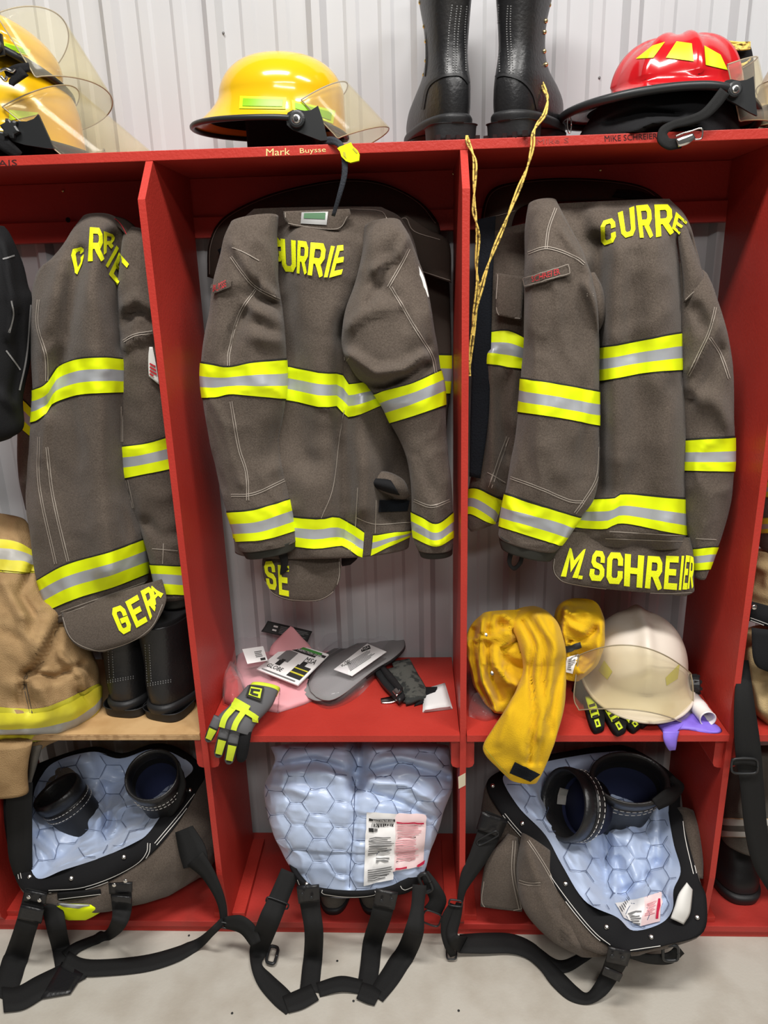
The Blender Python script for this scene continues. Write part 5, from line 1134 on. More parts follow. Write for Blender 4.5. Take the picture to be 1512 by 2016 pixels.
def ring(rows, M=120):
    A = np.array(rows, float); A = np.vstack([A[-2:], A, A[:3]])
    k = len(rows); C = catmull(A, (len(A) - 1) * 24 + 1); C = C[48:48 + k * 24]
    idx = np.linspace(0, len(C), M, endpoint=False).astype(int); return C[idx]
def trousers(root, rows, cen, push, base, front_only=None, folds=(), R=30, stop=16):
    C = ring(rows); M = len(C)
    I = at(C[:, 0], C[:, 1], C[:, 2]); O = at(C[:, 3], C[:, 4], C[:, 5])
    O[:, 2] = np.maximum(O[:, 2], .012); I[:, 2] = np.maximum(I[:, 2], .014)
    # lining
    N = 60; s = np.linspace(0, 1, N)[:, None]
    U = C[:, 0] * (1 - s) + cen[0] * s; V = C[:, 1] * (1 - s) + cen[1] * s
    Yv = C[:, 2] * (1 - s) + cen[2] * s + push * np.sin(np.pi * np.minimum(s * 1.0, 1)) 
    P = at(U, V, Yv); P = apply_folds(P, folds, np.ones(U.shape)); d = CAM - P; d /= np.linalg.norm(d, axis=-1, keepdims=True)
    wv = np.clip(s * 6, 0, 1)
    P = P + d * ((.022 * vnoise(P * 13 + 1.7) + .016 * (1 - np.abs(vnoise(P * 22 + 9))) ** 3) * wv)[..., None]
    P = P * (1 - wv[..., None]) + quilt(P, R, .0055) * wv[..., None]
    P[..., 2] = np.maximum(P[..., 2], .02)
    S = Surf(P, False); Vv = P.reshape(-1, 3).tolist(); F = grid_faces(N, M, True)
    ln = obj('quilted_lining', Vv, F, 'blue_satin', root); S.F = F; S._b = None
    quilt_lines(ln, S, (C[:, 0].min(), C[:, 0].max(), C[:, 1].min(), C[:, 1].max()), R, inside(C[:, :2]))
    # waistband with thickness
    W = 8; t = np.linspace(0, 1, W)[:, None, None]; B = I[None] * (1 - t) + O[None] * t
    B[..., 1] -= (.010 * np.sin(np.pi * np.linspace(0, 1, W)))[:, None]
    B = np.concatenate([B, (O * .97 + I * .03)[None] + [0, .012, -.004], (I)[None] + [0, .010, -.006]])
    B[..., 2] = np.maximum(B[..., 2], .008)
    Vv = B.reshape(-1, 3).tolist(); F = grid_faces(W + 2, M, True) + [((W + 1) * M + j, (W + 1) * M + (j + 1) % M, (j + 1) % M, j) for j in range(M)]
    wb_ = obj('waistband', Vv, F, 'black_cloth', root); SB = Surf(B[:W], True)
    # outer shell
    K = 40; q = np.linspace(0, 1, K)[:, None]; th = np.arctan2(O[:, 2] - O[:, 2].mean(), O[:, 0] - O[:, 0].mean())
    cx, cy, cz, rx, ry = base
    Bs = np.stack([cx + rx * np.cos(th), cy - ry * np.sin(-th) * 1.0, np.full(M, cz)], 1)
    Q = O[None] * (1 - q[..., None]) + Bs[None] * q[..., None]
    out = np.sin(np.pi * q) ** .8 * .035
    dd = O - O.mean(0); dd[:, 2] = 0; dd /= np.linalg.norm(dd, axis=1, keepdims=True) + 1e-9
    Q = Q + dd[None] * out[..., None] + np.array([0, .006, -.002]); Q[..., 1] -= (.03 * np.sin(np.pi * q))
    Q = Q + (.010 * vnoise(Q * 11 + 4) + .006 * vnoise(Q * 26))[..., None] * np.array([.4, -1, .1]) * np.clip(q * 5, 0, 1)[..., None]
    Q[..., 2] = np.maximum(Q[..., 2], .006 + np.where(Q[..., 1] > S3 - .01, ZB, 0))
    SQ = Surf(Q, True); SQ.mesh('outer_shell', 'brown_cloth', root, cap=(False, True))
    return S, SB, SQ, C, wb_
def snaps(root, surfs, pts, r=.0055):
    for u, v in pts:
        h = hits(surfs, u, v, .001)
        if h is None: continue
        V, F = disc(h, CAM - h + [0, 0, .3], r, .0025, 14, .5); obj('snap_button', V, F, 'chrome', root)
def fireboot(top, ax, r, ry, length, label, foot=None, group='rubber boots standing inside the trousers'):
    ax = np.array(ax, float); ax /= np.linalg.norm(ax); a = np.cross([0, 1, 0.2], ax); a /= np.linalg.norm(a); b2 = np.cross(ax, a); t = np.linspace(0, 2 * np.pi, 40, endpoint=False)
    rg = lambda s, k: np.asarray(top) + ax * s + k * (r * np.cos(t)[:, None] * a + ry * np.sin(t)[:, None] * b2)
    rt = thing('fire_boot', label, 'boot', np.asarray(top) - ax * length, group)
    shaft = Surf(np.array([rg(-length, .86), rg(-length * .6, .92), rg(-.045, .97), rg(-.012, 1.0)]), True); shaft.mesh('shaft', 'black_rubber', rt, cap=(True, False))
    rim = Surf(np.array([rg(-.03, .985), rg(-.028, 1.04), rg(-.008, 1.06), rg(.004, 1.03), rg(.006, .97), rg(-.004, .90), rg(-.03, .87)]), True); rim.mesh('padded_rim', 'black_leather', rt, cap=(False, False))
    lin_ = Surf(np.array([rg(-.004, .905), rg(-.05, .85), rg(-.055, .84)]), True); lin_.mesh('rim_lining', 'black_cloth', rt, cap=(False, False))
    nv = Surf(np.array([rg(-.05, .85), rg(-.10, .80), rg(-length * .8, .74)]), True); nv.mesh('felt_lining', 'navy_lining', rt, cap=(False, True))
    bnd = Surf(np.array([rg(-.062, .985), rg(-.060, 1.005), rg(-.036, 1.02), rg(-.034, .99)]), True); bd = bnd.mesh('top_band', 'black_leather', rt, cap=(False, False))
    b = bag()
    for s_ in (-.040, -.056):
        for k in range(0, 40):
            p0, p1 = rg(s_, 1.025)[k], rg(s_, 1.025)[(k + 1) % 40]; m_ = p0 * .35 + p1 * .65; put(b, *wire([p0, m_], .0009, 3, 4))
    o = obj('rim_stitching', b[0], b[1], 'thread_white', bd); o['kind'] = 'stuff'
    # size tag inside
    c0 = rg(-.06, .62); i = int(foot[0]) if foot else 30
    P = np.array([[rg(-.035, .80)[i], rg(-.035, .80)[(i + 2) % 40], rg(-.035, .80)[(i + 4) % 40]], [rg(-.085, .70)[i], rg(-.085, .68)[(i + 2) % 40], rg(-.085, .70)[(i + 4) % 40]], [rg(-.11, .66)[i], rg(-.11, .64)[(i + 2) % 40], rg(-.11, .66)[(i + 4) % 40]]]); V, F = solid(P, np.array([0, 0, .001])); obj('size_tag', V, F, 'worn_silver', rt)
    return rt
def toe(root_label, u, v, Yv, w_, L_, yaw, grp):
    p = at(u, v, Yv); p[2] = ZB + .0005
    t = thing('fire_boot', root_label, 'boot', p, grp); Lc = Loc(p, rot(yaw))
    slices([(.026, 0, L_, w_, 0), (.05, .004, L_, w_ * .98, 0), (.075, .02, L_ - .01, w_ * .85, 0), (.095, .06, L_ - .03, w_ * .6, 0)], Lc, N=20).mesh('foot', 'black_rubber', t); slices([(0, -.002, L_ + .004, w_ + .003, 0), (.02, -.006, L_ + .006, w_ + .006, 0), (.028, -.002, L_ + .002, w_ + .002, 0)], Lc, N=8).mesh('sole', 'black_rubber', t)
    return t
def straps(root, name, lst, mat_='black_web', thick=.0028):
    for pts in lst: obj(name, *strap(pts, thick), mat_, root)
def slider(root, u, v, w_, h_, Yv=None, z=None, ang=0, name='strap_slider', r=.0022):
    t = np.linspace(0, 2 * np.pi, 17)[:-1]; c, s = np.cos(t), np.sin(t); cx = np.sign(c) * np.abs(c) ** .5 * w_ / 2; cy = np.sign(s) * np.abs(s) ** .5 * h_ / 2
    a = math.radians(ang); U = u + cx * math.cos(a) - cy * math.sin(a); W = v + cx * math.sin(a) + cy * math.cos(a)
    P = at(U, W, Yv) if z is None else atz(U, W, z); V, F = wire(P, r, 60, 6, True); return obj(name, V, F, 'black_plastic', root)
Z0 = .004

# ---- left bay trousers
tr = thing('bunker_trousers', 'brown turnout trousers with blue quilted lining, gaping open below the plywood shelf', 'trousers', (-.86, .12, 0.02), 'turnout trousers set over boots')
rows = [(59, 1612, .12, 8, 1570, .12), (52, 1661, .06, 16, 1670, .06), (71, 1728, -.02, 44, 1752, -.03), (127, 1712, -.04, 112, 1757, -.06), (203, 1687, -.03, 190, 1746, -.06), (267, 1658, .0, 262, 1708, -.02), (292, 1640, .03, 306, 1674, .01), (320, 1600, .10, 352, 1618, .08), (352, 1545, .18, 386, 1560, .16),
        (380, 1512, .25, 402, 1520, .26), (345, 1484, .29, 352, 1476, .31), (300, 1474, .31, 300, 1466, .325), (238, 1492, .30, 238, 1485, .31), (181, 1480, .30, 181, 1472, .31), (105, 1502, .28, 100, 1494, .29), (66, 1550, .20, 42, 1522, .22)]
S, SB, SQ, C, wbo = trousers(tr, rows, (205, 1600, .17), .055, (-.85, .20, ZB + .05, .17, .13), folds=[([(92, 1572), (132, 1544)], 30, -.045), ([(210, 1550), (212, 1600), (205, 1700)], 9, -.025), ([(160, 1520), (150, 1600), (110, 1680)], 40, .03), ([(260, 1560), (250, 1640)], 26, .02), ([(75, 1650), (110, 1690), (150, 1690)], 12, -.02), ([(60, 1660), (95, 1680)], 10, .015)])
snaps(tr, [SB], [(59, 1726), (141, 1729), (244, 1687), (374, 1556), (33, 1664)])
seams(tr, [SB], dbl([(96, 1755), (160, 1750), (220, 1730), (270, 1703), (290, 1680), (293, 1660)], 5) + dbl([(20, 1570), (28, 1660), (40, 1730)], 5) + dbl([(306, 1662), (350, 1610), (385, 1565)], 5), 'thread_white', 1.2)
ft = sheet([(106, 1780, 204, 1782, -.06, .02), (112, 1794, 206, 1790, -.062, .02), (118, 1806, 185, 1804, -.06, .015), (135, 1812, 168, 1812, -.058, .01)], 14, 20, na=.001); ftb = ft.mesh('cuff_trim', 'lime', tr, thick=.003); 
ft2 = sheet([(285, 1757, 338, 1740, .10, .01), (280, 1764, 330, 1752, .10, .01)], 6, 10, na=.001); ft2.mesh('cuff_trim', 'lime', tr, thick=.003)
ft3 = sheet([(112, 1780, 180, 1784, -.075, .015), (126, 1786, 160, 1790, -.075, .015)], 6, 10, na=.001); ft3.mesh('silver_cuff_stripe', 'silver', tr, thick=.003)
fl2 = sheet([(330, 1660, 378, 1640, .10, .02), (330, 1710, 400, 1690, .09, .02), (340, 1738, 398, 1728, .10, .01)], 16, 14, na=.004); fl2.mesh('side_pocket', 'brown_cloth', tr, thick=.005)
straps(tr, 'suspender', [[(71, 1752, 44, -.085), (62, 1790, 44, -.10), (48, 1835, 43, -.11), (34, 1880, 46, None, .012), (18, 1925, 48, None, Z0), (2, 1965, 48, None, Z0)],
                         [(5, 1968, 50, None, Z0 + .004), (40, 1965, 46, None, Z0 + .003), (80, 1943, 44, None, Z0 + .003), (120, 1925, 46, None, Z0 + .004), (160, 1905, 44, None, Z0 + .003)],
                         [(102, 1780, 40, -.06), (112, 1830, 38, -.085), (120, 1865, 36, None, .008), (128, 1900, 40, None, Z0)],
                         [(237, 1742, 42, -.075), (240, 1790, 38, -.09), (232, 1820, 30, -.11), (212, 1842, 20, None, .01), (180, 1853, 18, None, .007), (150, 1866, 20, None, .006), (130, 1884, 26, None, .006)],
                         [(128, 1888, 34, None, Z0 + .006), (160, 1904, 34, None, Z0 + .004), (210, 1905, 32, None, Z0 + .002), (286, 1897, 32, None, Z0), (345, 1880, 28, None, Z0 + .002), (390, 1858, 20, None, Z0 + .006), (420, 1832, 14, -.055), (440, 1812, 14, -.03)],
                         [(362, 1632, 36, .05), (378, 1672, 52, .02), (386, 1704, 50, .0)], [(384, 1690, 40, -.0), (408, 1718, 28, -.01), (428, 1755, 20, -.02), (438, 1785, 16, -.025), (441, 1812, 14, -.03)]])
for pts in ([(72, 1756, 42, -.094), (68, 1776, 43, -.098)], [(64, 1786, 46, -.110), (58, 1812, 48, -.114)], [(237, 1738, 46, -.085), (238, 1758, 44, -.09)], [(240, 1764, 38, -.10), (239, 1776, 38, -.10)]): obj('leather_tab', *strap(pts, .005, 6), 'black_leather', tr)
for u, v, Yv in [(78, 1772, -.104), (57, 1766, -.104), (225, 1742, -.094), (247, 1734, -.094)]: V, F = disc(at(u, v, Yv), (0, -1, .2), .005, .002, 12); obj('rivet', V, F, 'chrome', tr)
slider(tr, 444, 1822, 26, 10, -.036, ang=10)
fb = bag(); U, W = np.meshgrid(np.linspace(128, 165, 6), np.linspace(1905, 1958, 6)); Sx = card([(80, 1965), (138, 1955), (164, 1917), (122, 1893)], [Z0 + .006] * 4, .003); Sx.mesh('crossover_patch', 'black_leather', tr, thick=.004)
vp = sheet([(112, 1759, 198, 1752, -.066, .012), (114, 1775, 200, 1763, -.064, .012)], 6, 16, na=.001); vp.mesh('fly_tab', 'black_cloth', tr, thick=.003); seams(tr, [vp], [[(116, 1770), (198, 1760)]], 'thread_white', 1.2)
fireboot(at(300, 1526, .075), (.04, -.50, .85), .066, .066, .24, 'black rubber boot upright in the left bay trousers, round opening facing forward', (34,))
fireboot(at(112, 1558, .165), (-.42, -.10, .90), .068, .058, .20, 'black rubber boot leaning left in the left bay trousers, opening partly covered by lining', (30,))
bt_ = sheet([(350, 1500, 362, 1520, .08, .004), (352, 1545, 366, 1550, .075, .004), (330, 1590, 345, 1600, .08, .004), (312, 1608, 316, 1618, .10, .0)], 20, 6, na=.001); bt_.mesh('inner_strap', 'black_web', tr, thick=.004)
toe('black rubber boot sole showing below the left bay trousers', 178, 1812, .05, .048, .26, .1, 'rubber boot feet under trousers')

# ---- middle bay trousers
tr = thing('bunker_trousers', 'pale blue quilted trousers lining turned out, with white label, in the middle lower bay', 'trousers', (-.30, .13, .03), 'turnout trousers set over boots')
st_ = [(532, 1472, 880, 1470, .19, .07), (540, 1495, 884, 1490, .17, .10), (532, 1520, 890, 1518, .15, .115), (522, 1546, 890, 1546, .14, .125), (526, 1580, 880, 1582, .13, .125), (534, 1620, 866, 1624, .11, .12), (548, 1660, 852, 1662, .09, .11), (572, 1704, 842, 1698, .06, .095), (598, 1736, 832, 1722, .04, .07), (640, 1755, 800, 1745, .03, .05)]
fd = [([(706, 1455), (705, 1500), (702, 1545)], 15, -.08), ([(700, 1520), (696, 1620), (688, 1745)], 6, -.012), ([(540, 1508), (620, 1496), (700, 1525)], 8, -.022), ([(560, 1525), (640, 1520), (690, 1535)], 14, .014), ([(720, 1520), (790, 1500), (880, 1530)], 8, -.022), ([(735, 1540), (800, 1545), (860, 1580)], 8, .014), ([(730, 1560), (790, 1580), (850, 1610)], 7, -.012), ([(530, 1545), (600, 1560)], 10, .012), ([(760, 1490), (860, 1505)], 10, .012)]
T = tube(st_, 170, 190, folds=fd, na=.005, nf=12, e=2.2)
P = T.P; d = CAM - P; d /= np.linalg.norm(d, axis=-1, keepdims=True); P = P + d * (.006 * (1 - np.abs(vnoise(P * 24 + 2))) ** 3 - .004)[..., None]
P = quilt(P, 28, .0075); P[..., 2] = np.minimum(P[..., 2], ZM - .020); T = Surf(P, True); ln = T.mesh('quilted_lining', 'blue_satin', tr)
quilt_lines(ln, T, (520, 895, 1465, 1755), 28, lambda p: True)
seams(ln, [T], [[(700, 1535), (696, 1620), (690, 1700), (688, 1748)]], 'quilt_thread', 1.6, 'seam')
q = [(716, 1742), (830, 1718), (838, 1604), (722, 1598)]
lb_ = printed(tr, T, sub(q, 0, .50, 0, 1), 'white_paper', 'care_label', .006, (10, 18)); lp = printed(tr, T, sub(q, .50, 1, .12, 1), 'pale_pink', 'care_label', .006, (10, 16))
printed(lb_, T, sub(q, .04, .50, .885, .92), 'ink', off=.0085, n=(8, 3)); text_decal('DO NOT REMOVE LABEL', sub(q, .10, .45, .892, .914), [T], lb_, 'white_paper', off=.0100)
x_ = .09
while x_ < .44: w_ = float(rng.choice([.008, .014, .02])); printed(lb_, T, sub(q, x_, x_ + w_, .80, .86), 'ink', 'barcode_bar', .0085, (2, 3)); x_ += w_ + float(rng.choice([.01, .016]))
printed(lb_, T, sub(q, .04, .12, .73, .785), 'ink', off=.0085); printed(lb_, T, sub(q, .13, .18, .735, .78), 'grey_ink', off=.0085)
rules(lb_, T, sub(q, .06, .48, .40, .66), 9, off=.0085); rules(lb_, T, sub(q, .20, .46, .28, .35), 2, off=.0085); rules(lb_, T, sub(q, .06, .48, .04, .22), 6, off=.0085)
printed(lp, T, sub(q, .52, .97, .86, .885), 'red_ink', off=.0085); rules(lp, T, sub(q, .53, .96, .62, .84), 8, 'pink_paper', off=.0085); rules(lp, T, sub(q, .53, .92, .25, .60), 12, 'pink_paper', off=.0085)
printed(lp, T, sub(q, .52, .72, .14, .165), 'red_ink', off=.0085); printed(lp, T, [(818, 1706), (822, 1700), (834, 1692), (832, 1700)], 'red_ink', off=.0085)
wbT = tube([(574, 1700, 838, 1704, .06, .100), (582, 1716, 838, 1712, .05, .096), (596, 1738, 836, 1724, .042, .085)], 14, 100, folds=[], na=.001)
# U-shaped waistband
def uband(top, bot, Yc, bul, name, mat_, N=50, thick=.006):
    A = catmull(top, N); B_ = catmull(bot, N); s = np.linspace(0, 1, 8)[:, None]
    U = A[:, 0] * (1 - s) + B_[:, 0] * s; W = A[:, 1] * (1 - s) + B_[:, 1] * s; x_ = np.linspace(-1, 1, N)
    P = at(U, W, Yc - bul * (1 - x_ ** 2)[None] - .006 * np.sin(np.pi * s)); S_ = Surf(P, False); S_.mesh(name, mat_, tr, thick=thick); return S_
ub = uband([(568, 1698), (582, 1722), (605, 1740), (650, 1750), (705, 1754), (760, 1746), (800, 1730), (838, 1702)], [(572, 1712), (586, 1744), (608, 1762), (650, 1766), (705, 1768), (762, 1764), (806, 1756), (842, 1722)], .04, .10, 'waistband', 'black_cloth', thick=.012)
seams(tr, [ub], [[(635, 1752), (638, 1760), (690, 1766), (736, 1762), (738, 1754)], [(590, 1742), (586, 1732)], [(788, 1744), (796, 1752), (820, 1742)]], 'thread_white', 1.3); snaps(tr, [ub], [(604, 1740), (773, 1742), (682, 1750)], .0045)
straps(tr, 'suspender', [[(607, 1752, 42, -.075), (612, 1791, 38, -.085), (618, 1835, 37, -.10), (616, 1887, 37, None, .01), (609, 1952, 38, None, Z0)],
                         [(760, 1764, 42, -.075), (748, 1811, 40, -.085), (734, 1853, 38, None, .02), (728, 1904, 38, None, Z0), (722, 1945, 38, None, Z0)],
                         [(626, 1949, 28, None, Z0), (671, 1937, 30, None, Z0 + .006), (712, 1943, 28, None, Z0)],
                         [(571, 1716, 36, .0), (550, 1766, 38, -.04), (529, 1815, 42, -.08), (510, 1868, 36, None, .02), (505, 1900, 22, None, .012), (522, 1930, 34, None, .006), (552, 1962, 40, None, Z0), (575, 1985, 34, None, Z0)],
                         [(562, 1978, 34, None, Z0 + .003), (590, 1968, 38, None, Z0 + .003), (620, 1953, 34, None, Z0 + .003)],
                         [(708, 1950, 34, None, Z0 + .004), (728, 1958, 36, None, Z0 + .004), (744, 1966, 30, None, Z0 + .003)],
                         [(740, 1962, 34, None, Z0 + .002), (766, 1926, 40, None, Z0), (798, 1877, 40, None, .012), (815, 1835, 38, -.09), (822, 1786, 26, -.05), (826, 1742, 28, -.02)],
                         [(836, 1718, 16, .02), (852, 1748, 28, .0), (862, 1772, 34, -.005), (852, 1794, 36, -.01)], [(441, 1816, 22, -.034), (470, 1818, 32, -.045), (490, 1832, 30, -.055), (504, 1858, 22, -.07)]])
for pts in ([(606, 1744, 44, -.085), (609, 1776, 42, -.09)], [(762, 1754, 44, -.085), (756, 1786, 42, -.09)]): obj('leather_tab', *strap(pts, .005, 6), 'black_leather', tr)
for u, v in [(595, 1760), (613, 1767), (751, 1773), (771, 1770)]: V, F = disc(at(u, v, -.096), (0, -1, .2), .0045, .002, 12); obj('rivet', V, F, 'black_plastic', tr)
slider(tr, 546, 1778, 46, 12, -.052, ang=20); slider(tr, 850, 1808, 36, 26, -.02, ang=20, name='ring'); slider(tr, 536, 1880, 18, 34, None, .012, ang=15, name='strap_buckle', r=.004); slider(tr, 838, 1738, 18, 36, -.01, ang=-25, name='strap_buckle', r=.005)
for u, v, Yv, lab in [(655, 1796, .055, 'worn grey boot toe under the middle trousers, nearer the yellow glove side'), (735, 1796, .055, 'worn grey boot toe under the middle trousers, on the side of the white label')]:
    p = at(u, v, Yv); p[2] = ZB + .0005; t_ = thing('fire_boot', lab, 'boot', p, 'rubber boot feet under trousers'); Lc = Loc(p, rot(0))
    slices([(.018, .0, .26, .044, 0), (.05, .002, .26, .046, 0), (.075, .012, .25, .042, 0), (.12, .05, .22, .04, 0)], Lc, N=20).mesh('foot', 'grey_cloth', t_); slices([(0, -.002, .262, .045, 0), (.016, -.006, .264, .048, 0), (.021, 0, .26, .045, 0)], Lc, N=8).mesh('sole', 'black_rubber', t_)

# ---- right bay trousers
tr = thing('bunker_trousers', 'brown turnout trousers sagging open toward the floor, two black boots inside, in the right bay', 'trousers', (.32, .08, .02), 'turnout trousers set over boots')
rows = [(990, 1534, .14, 958, 1545, .13), (1022, 1590, .09, 986, 1603, .08), (1073, 1643, .04, 1042, 1668, .03), (1106, 1702, -.02, 1078, 1722, -.03), (1152, 1774, -.08, 1124, 1790, -.10), (1215, 1806, -.12, 1178, 1850, -.15), (1247, 1832, -.13, 1240, 1874, -.17), (1301, 1818, -.12, 1316, 1860, -.16), (1324, 1790, -.08, 1384, 1836, -.12), (1326, 1752, -.05, 1391, 1770, -.07),
        (1340, 1714, .0, 1376, 1730, -.02), (1326, 1660, .06, 1356, 1660, .05), (1317, 1600, .14, 1340, 1590, .14), (1314, 1530, .22, 1332, 1532, .24), (1245, 1482, .29, 1245, 1474, .31), (1186, 1480, .29, 1186, 1472, .31), (1128, 1488, .28, 1126, 1480, .30), (1070, 1500, .24, 1064, 1492, .26), (1015, 1518, .18, 1004, 1512, .19)]
S, SB, SQ, C, wbo = trousers(tr, rows, (1205, 1640, .13), .06, (.32, .18, ZB + .04, .20, .14), folds=[([(1190, 1590), (1192, 1660), (1195, 1780)], 10, -.03), ([(1140, 1650), (1160, 1740), (1180, 1790)], 18, .025), ([(1240, 1620), (1245, 1700), (1270, 1760)], 22, .03), ([(1220, 1760), (1260, 1745), (1290, 1700)], 10, -.025), ([(1300, 1600), (1300, 1700)], 10, -.02), ([(1030, 1540), (1060, 1590)], 20, .02), ([(1250, 1790), (1290, 1760)], 12, .012)], R=27)
snaps(tr, [SB], [(970, 1547), (1028, 1621), (1113, 1740), (1194, 1825), (1282, 1845), (1372, 1806)])
seams(tr, [SB], dbl([(992, 1603), (1010, 1625), (1050, 1672), (1085, 1730), (1130, 1792), (1170, 1838), (1200, 1862)], 5) + dbl([(1345, 1590), (1352, 1650), (1368, 1720)], 6) + [[(1240, 1871), (1300, 1862)]], 'thread_white', 1.2)
q = [(1222, 1808), (1300, 1826), (1302, 1752), (1212, 1790)]
lb_ = printed(tr, S, [(1226, 1808), (1262, 1826), (1270, 1768), (1211, 1780)], 'white_paper', 'care_label', .005, (10, 10)); lp = printed(tr, S, [(1262, 1826), (1300, 1816), (1304, 1756), (1270, 1768)], 'pale_pink', 'care_label', .005, (10, 10))
for k in range(7): printed(lb_, S, [(1222 + k * 3.2, 1796 - k * 4), (1224 + k * 3.2, 1797 - k * 4), (1222 + k * 3.2 - 3, 1787 - k * 3.4), (1220 + k * 3.2 - 3, 1786 - k * 3.4)], 'ink', 'barcode_bar', .0075, (2, 3))
rules(lb_, S, [(1244, 1822), (1262, 1826), (1268, 1790), (1236, 1800)], 6, off=.0075); rules(lp, S, [(1270, 1808), (1292, 1802), (1294, 1768), (1274, 1776)], 8, 'pink_paper', off=.0075); printed(lp, S, [(1292, 1812), (1297, 1812), (1301, 1772), (1297, 1772)], 'red_ink', off=.0075)
wt_ = sheet([(1352, 1737, 1364, 1752, -.075, .006), (1336, 1760, 1362, 1775, -.095, .008), (1328, 1785, 1358, 1800, -.11, .008), (1320, 1808, 1346, 1820, -.118, .004)], 18, 10, na=.001); wt_.mesh('fly_panel', 'white_cloth', tr, thick=.005)
sp_ = sheet([(1000, 1640, 1020, 1650, .05, .01), (960, 1690, 1030, 1690, .03, .02), (948, 1740, 1032, 1745, .02, .02), (946, 1785, 1028, 1796, .015, .01)], 24, 20, na=.003); sp_.mesh('cargo_pocket', 'brown_cloth', tr, thick=.006); seams(tr, [sp_], dbl([(950, 1735), (948, 1782), (985, 1797), (1026, 1792)], 6) + dbl([(1012, 1655), (1010, 1720), (1024, 1790)], 5))
sf = tube([(1030, 1640, 1085, 1680, .03, .03), (1018, 1720, 1110, 1740, -.01, .05), (1030, 1790, 1150, 1800, -.05, .06), (1085, 1850, 1190, 1850, -.09, .05), (1140, 1882, 1216, 1874, -.11, .03)], 50, 40, folds=[([(1040, 1680), (1080, 1780), (1130, 1860)], 14, .014), ([(1100, 1790), (1110, 1850)], 10, -.014), ([(1020, 1740), (1070, 1746)], 6, -.006)], na=.004)
Ps = sf.P.copy(); Ps[..., 2] = np.maximum(Ps[..., 2], np.where(Ps[..., 1] > S3 - .02, ZB + .004, .006)); sf = Surf(Ps, True); sf.mesh('side_panel', 'brown_cloth', tr); seams(tr, [sf], dbl([(1016, 1733), (1040, 1740), (1064, 1740)], 5) + dbl([(1040, 1655), (1075, 1710), (1110, 1775)], 4))
sd = tube([(1336, 1590, 1362, 1600, .14, .02), (1345, 1640, 1374, 1640, .10, .03), (1352, 1690, 1380, 1690, .06, .03), (1360, 1725, 1378, 1730, .03, .02)], 24, 24, na=.004); sd.mesh('side_panel', 'brown_cloth', tr)
straps(tr, 'suspender', [[(978, 1604, 46, .06), (958, 1652, 44, .03), (940, 1690, 36, .01), (921, 1724, 28, -.005), (910, 1752, 16, -.015), (906, 1774, 12, -.02)],
                         [(892, 1780, 14, -.024), (882, 1806, 24, -.03), (880, 1836, 24, -.04), (884, 1862, 18, -.05), (892, 1882, 12, None, .012)], [(905, 1778, 14, -.024), (898, 1804, 20, -.03), (890, 1836, 22, -.045), (896, 1852, 26, -.055), (912, 1860, 36, None, .02)],
                         [(905, 1858, 36, None, .02), (956, 1857, 40, None, .014), (1006, 1858, 38, None, .01), (1044, 1872, 32, None, .008), (1072, 1898, 26, None, .01), (1098, 1928, 32, None, .006), (1128, 1956, 30, None, Z0), (1156, 1966, 22, None, .006), (1180, 1950, 30, None, .02), (1198, 1923, 36, None, .05), (1213, 1893, 42, -.175), (1222, 1872, 44, -.172)],
                         [(1050, 1876, 30, None, Z0), (1085, 1900, 28, None, Z0), (1115, 1902, 24, None, Z0), (1146, 1886, 20, None, .008), (1170, 1872, 16, None, .03)], [(1240, 1878, 16, -.16), (1280, 1888, 18, -.15), (1318, 1886, 22, -.14), (1340, 1868, 22, -.13)]])
for pts in ([(974, 1606, 54, .045), (962, 1640, 50, .03)], [(1220, 1868, 44, -.186), (1214, 1896, 42, -.19)], [(1208, 1910, 38, -.188), (1202, 1924, 36, -.188)]): obj('leather_tab', *strap(pts, .006, 6), 'black_leather', tr)
for u, v in [(1205, 1882), (1226, 1886)]: V, F = disc(at(u, v, -.197), (0, -1, .2), .005, .002, 12); obj('rivet', V, F, 'black_plastic', tr)
slider(tr, 897, 1778, 26, 12, -.03, ang=8); slider(tr, 889, 1872, 20, 34, None, .010, ang=0, name='ring'); slider(tr, 960, 1650, 46, 12, .02, ang=-28); slider(tr, 1320, 1876, 30, 30, -.15, name='strap_buckle', r=.004)
fireboot(at(1240, 1532, .13), (.03, -.42, .88), .096, .070, .26, 'large black rubber boot upright in the right bay trousers, wide opening facing forward', (30,))
fireboot(at(1110, 1582, .105), (-.86, -.34, .38), .086, .086, .075, 'black rubber boot tipped sideways in the right bay trousers behind the waistband', (12,))
lp_ = bag(); put(lp_, *strap([(1290, 1584, 24, .07), (1318, 1566, 30, .08), (1336, 1548, 22, .12), (1320, 1530, 12, .15)], .004)); obj('pull_strap', lp_[0], lp_[1], 'black_web', tr)

# ------------------------------------------------------------------ gear at the left and right edges
bj = tube([(-70, 450, 3, 444, .09, .05), (-70, 480, 24, 476, .09, .06), (-70, 560, 50, 560, .08, .065), (-70, 610, 61, 600, .08, .065), (-70, 690, 52, 690, .08, .065), (-70, 790, 39, 790, .07, .065), (-70, 850, 37, 845, .07, .06), (-70, 872, 10, 866, .07, .05)], 60, 50, folds=[([(10, 480), (26, 600), (20, 660)], 10, .014), ([(35, 620), (42, 700), (30, 780)], 8, -.012), ([(5, 780), (30, 800)], 10, .012)], na=.008)
jk = thing('black_jacket', 'black jacket with grey piping hanging at the far left edge', 'jacket', at(0, 860, .12)); bj.mesh('jacket_body', 'black_cloth', jk); seams(jk, [bj], [[(22, 592), (26, 620), (18, 655)], [(60, 600), (52, 700), (38, 768)], [(12, 690), (40, 728)], [(6, 510), (28, 503)]], 'insole_grey', 3, 'piping')
tn = thing('tan_turnout_coat', 'faded tan turnout coat with worn lime bands heaped on the plywood shelf edge', 'coat', atz(60, 1450, ZS))
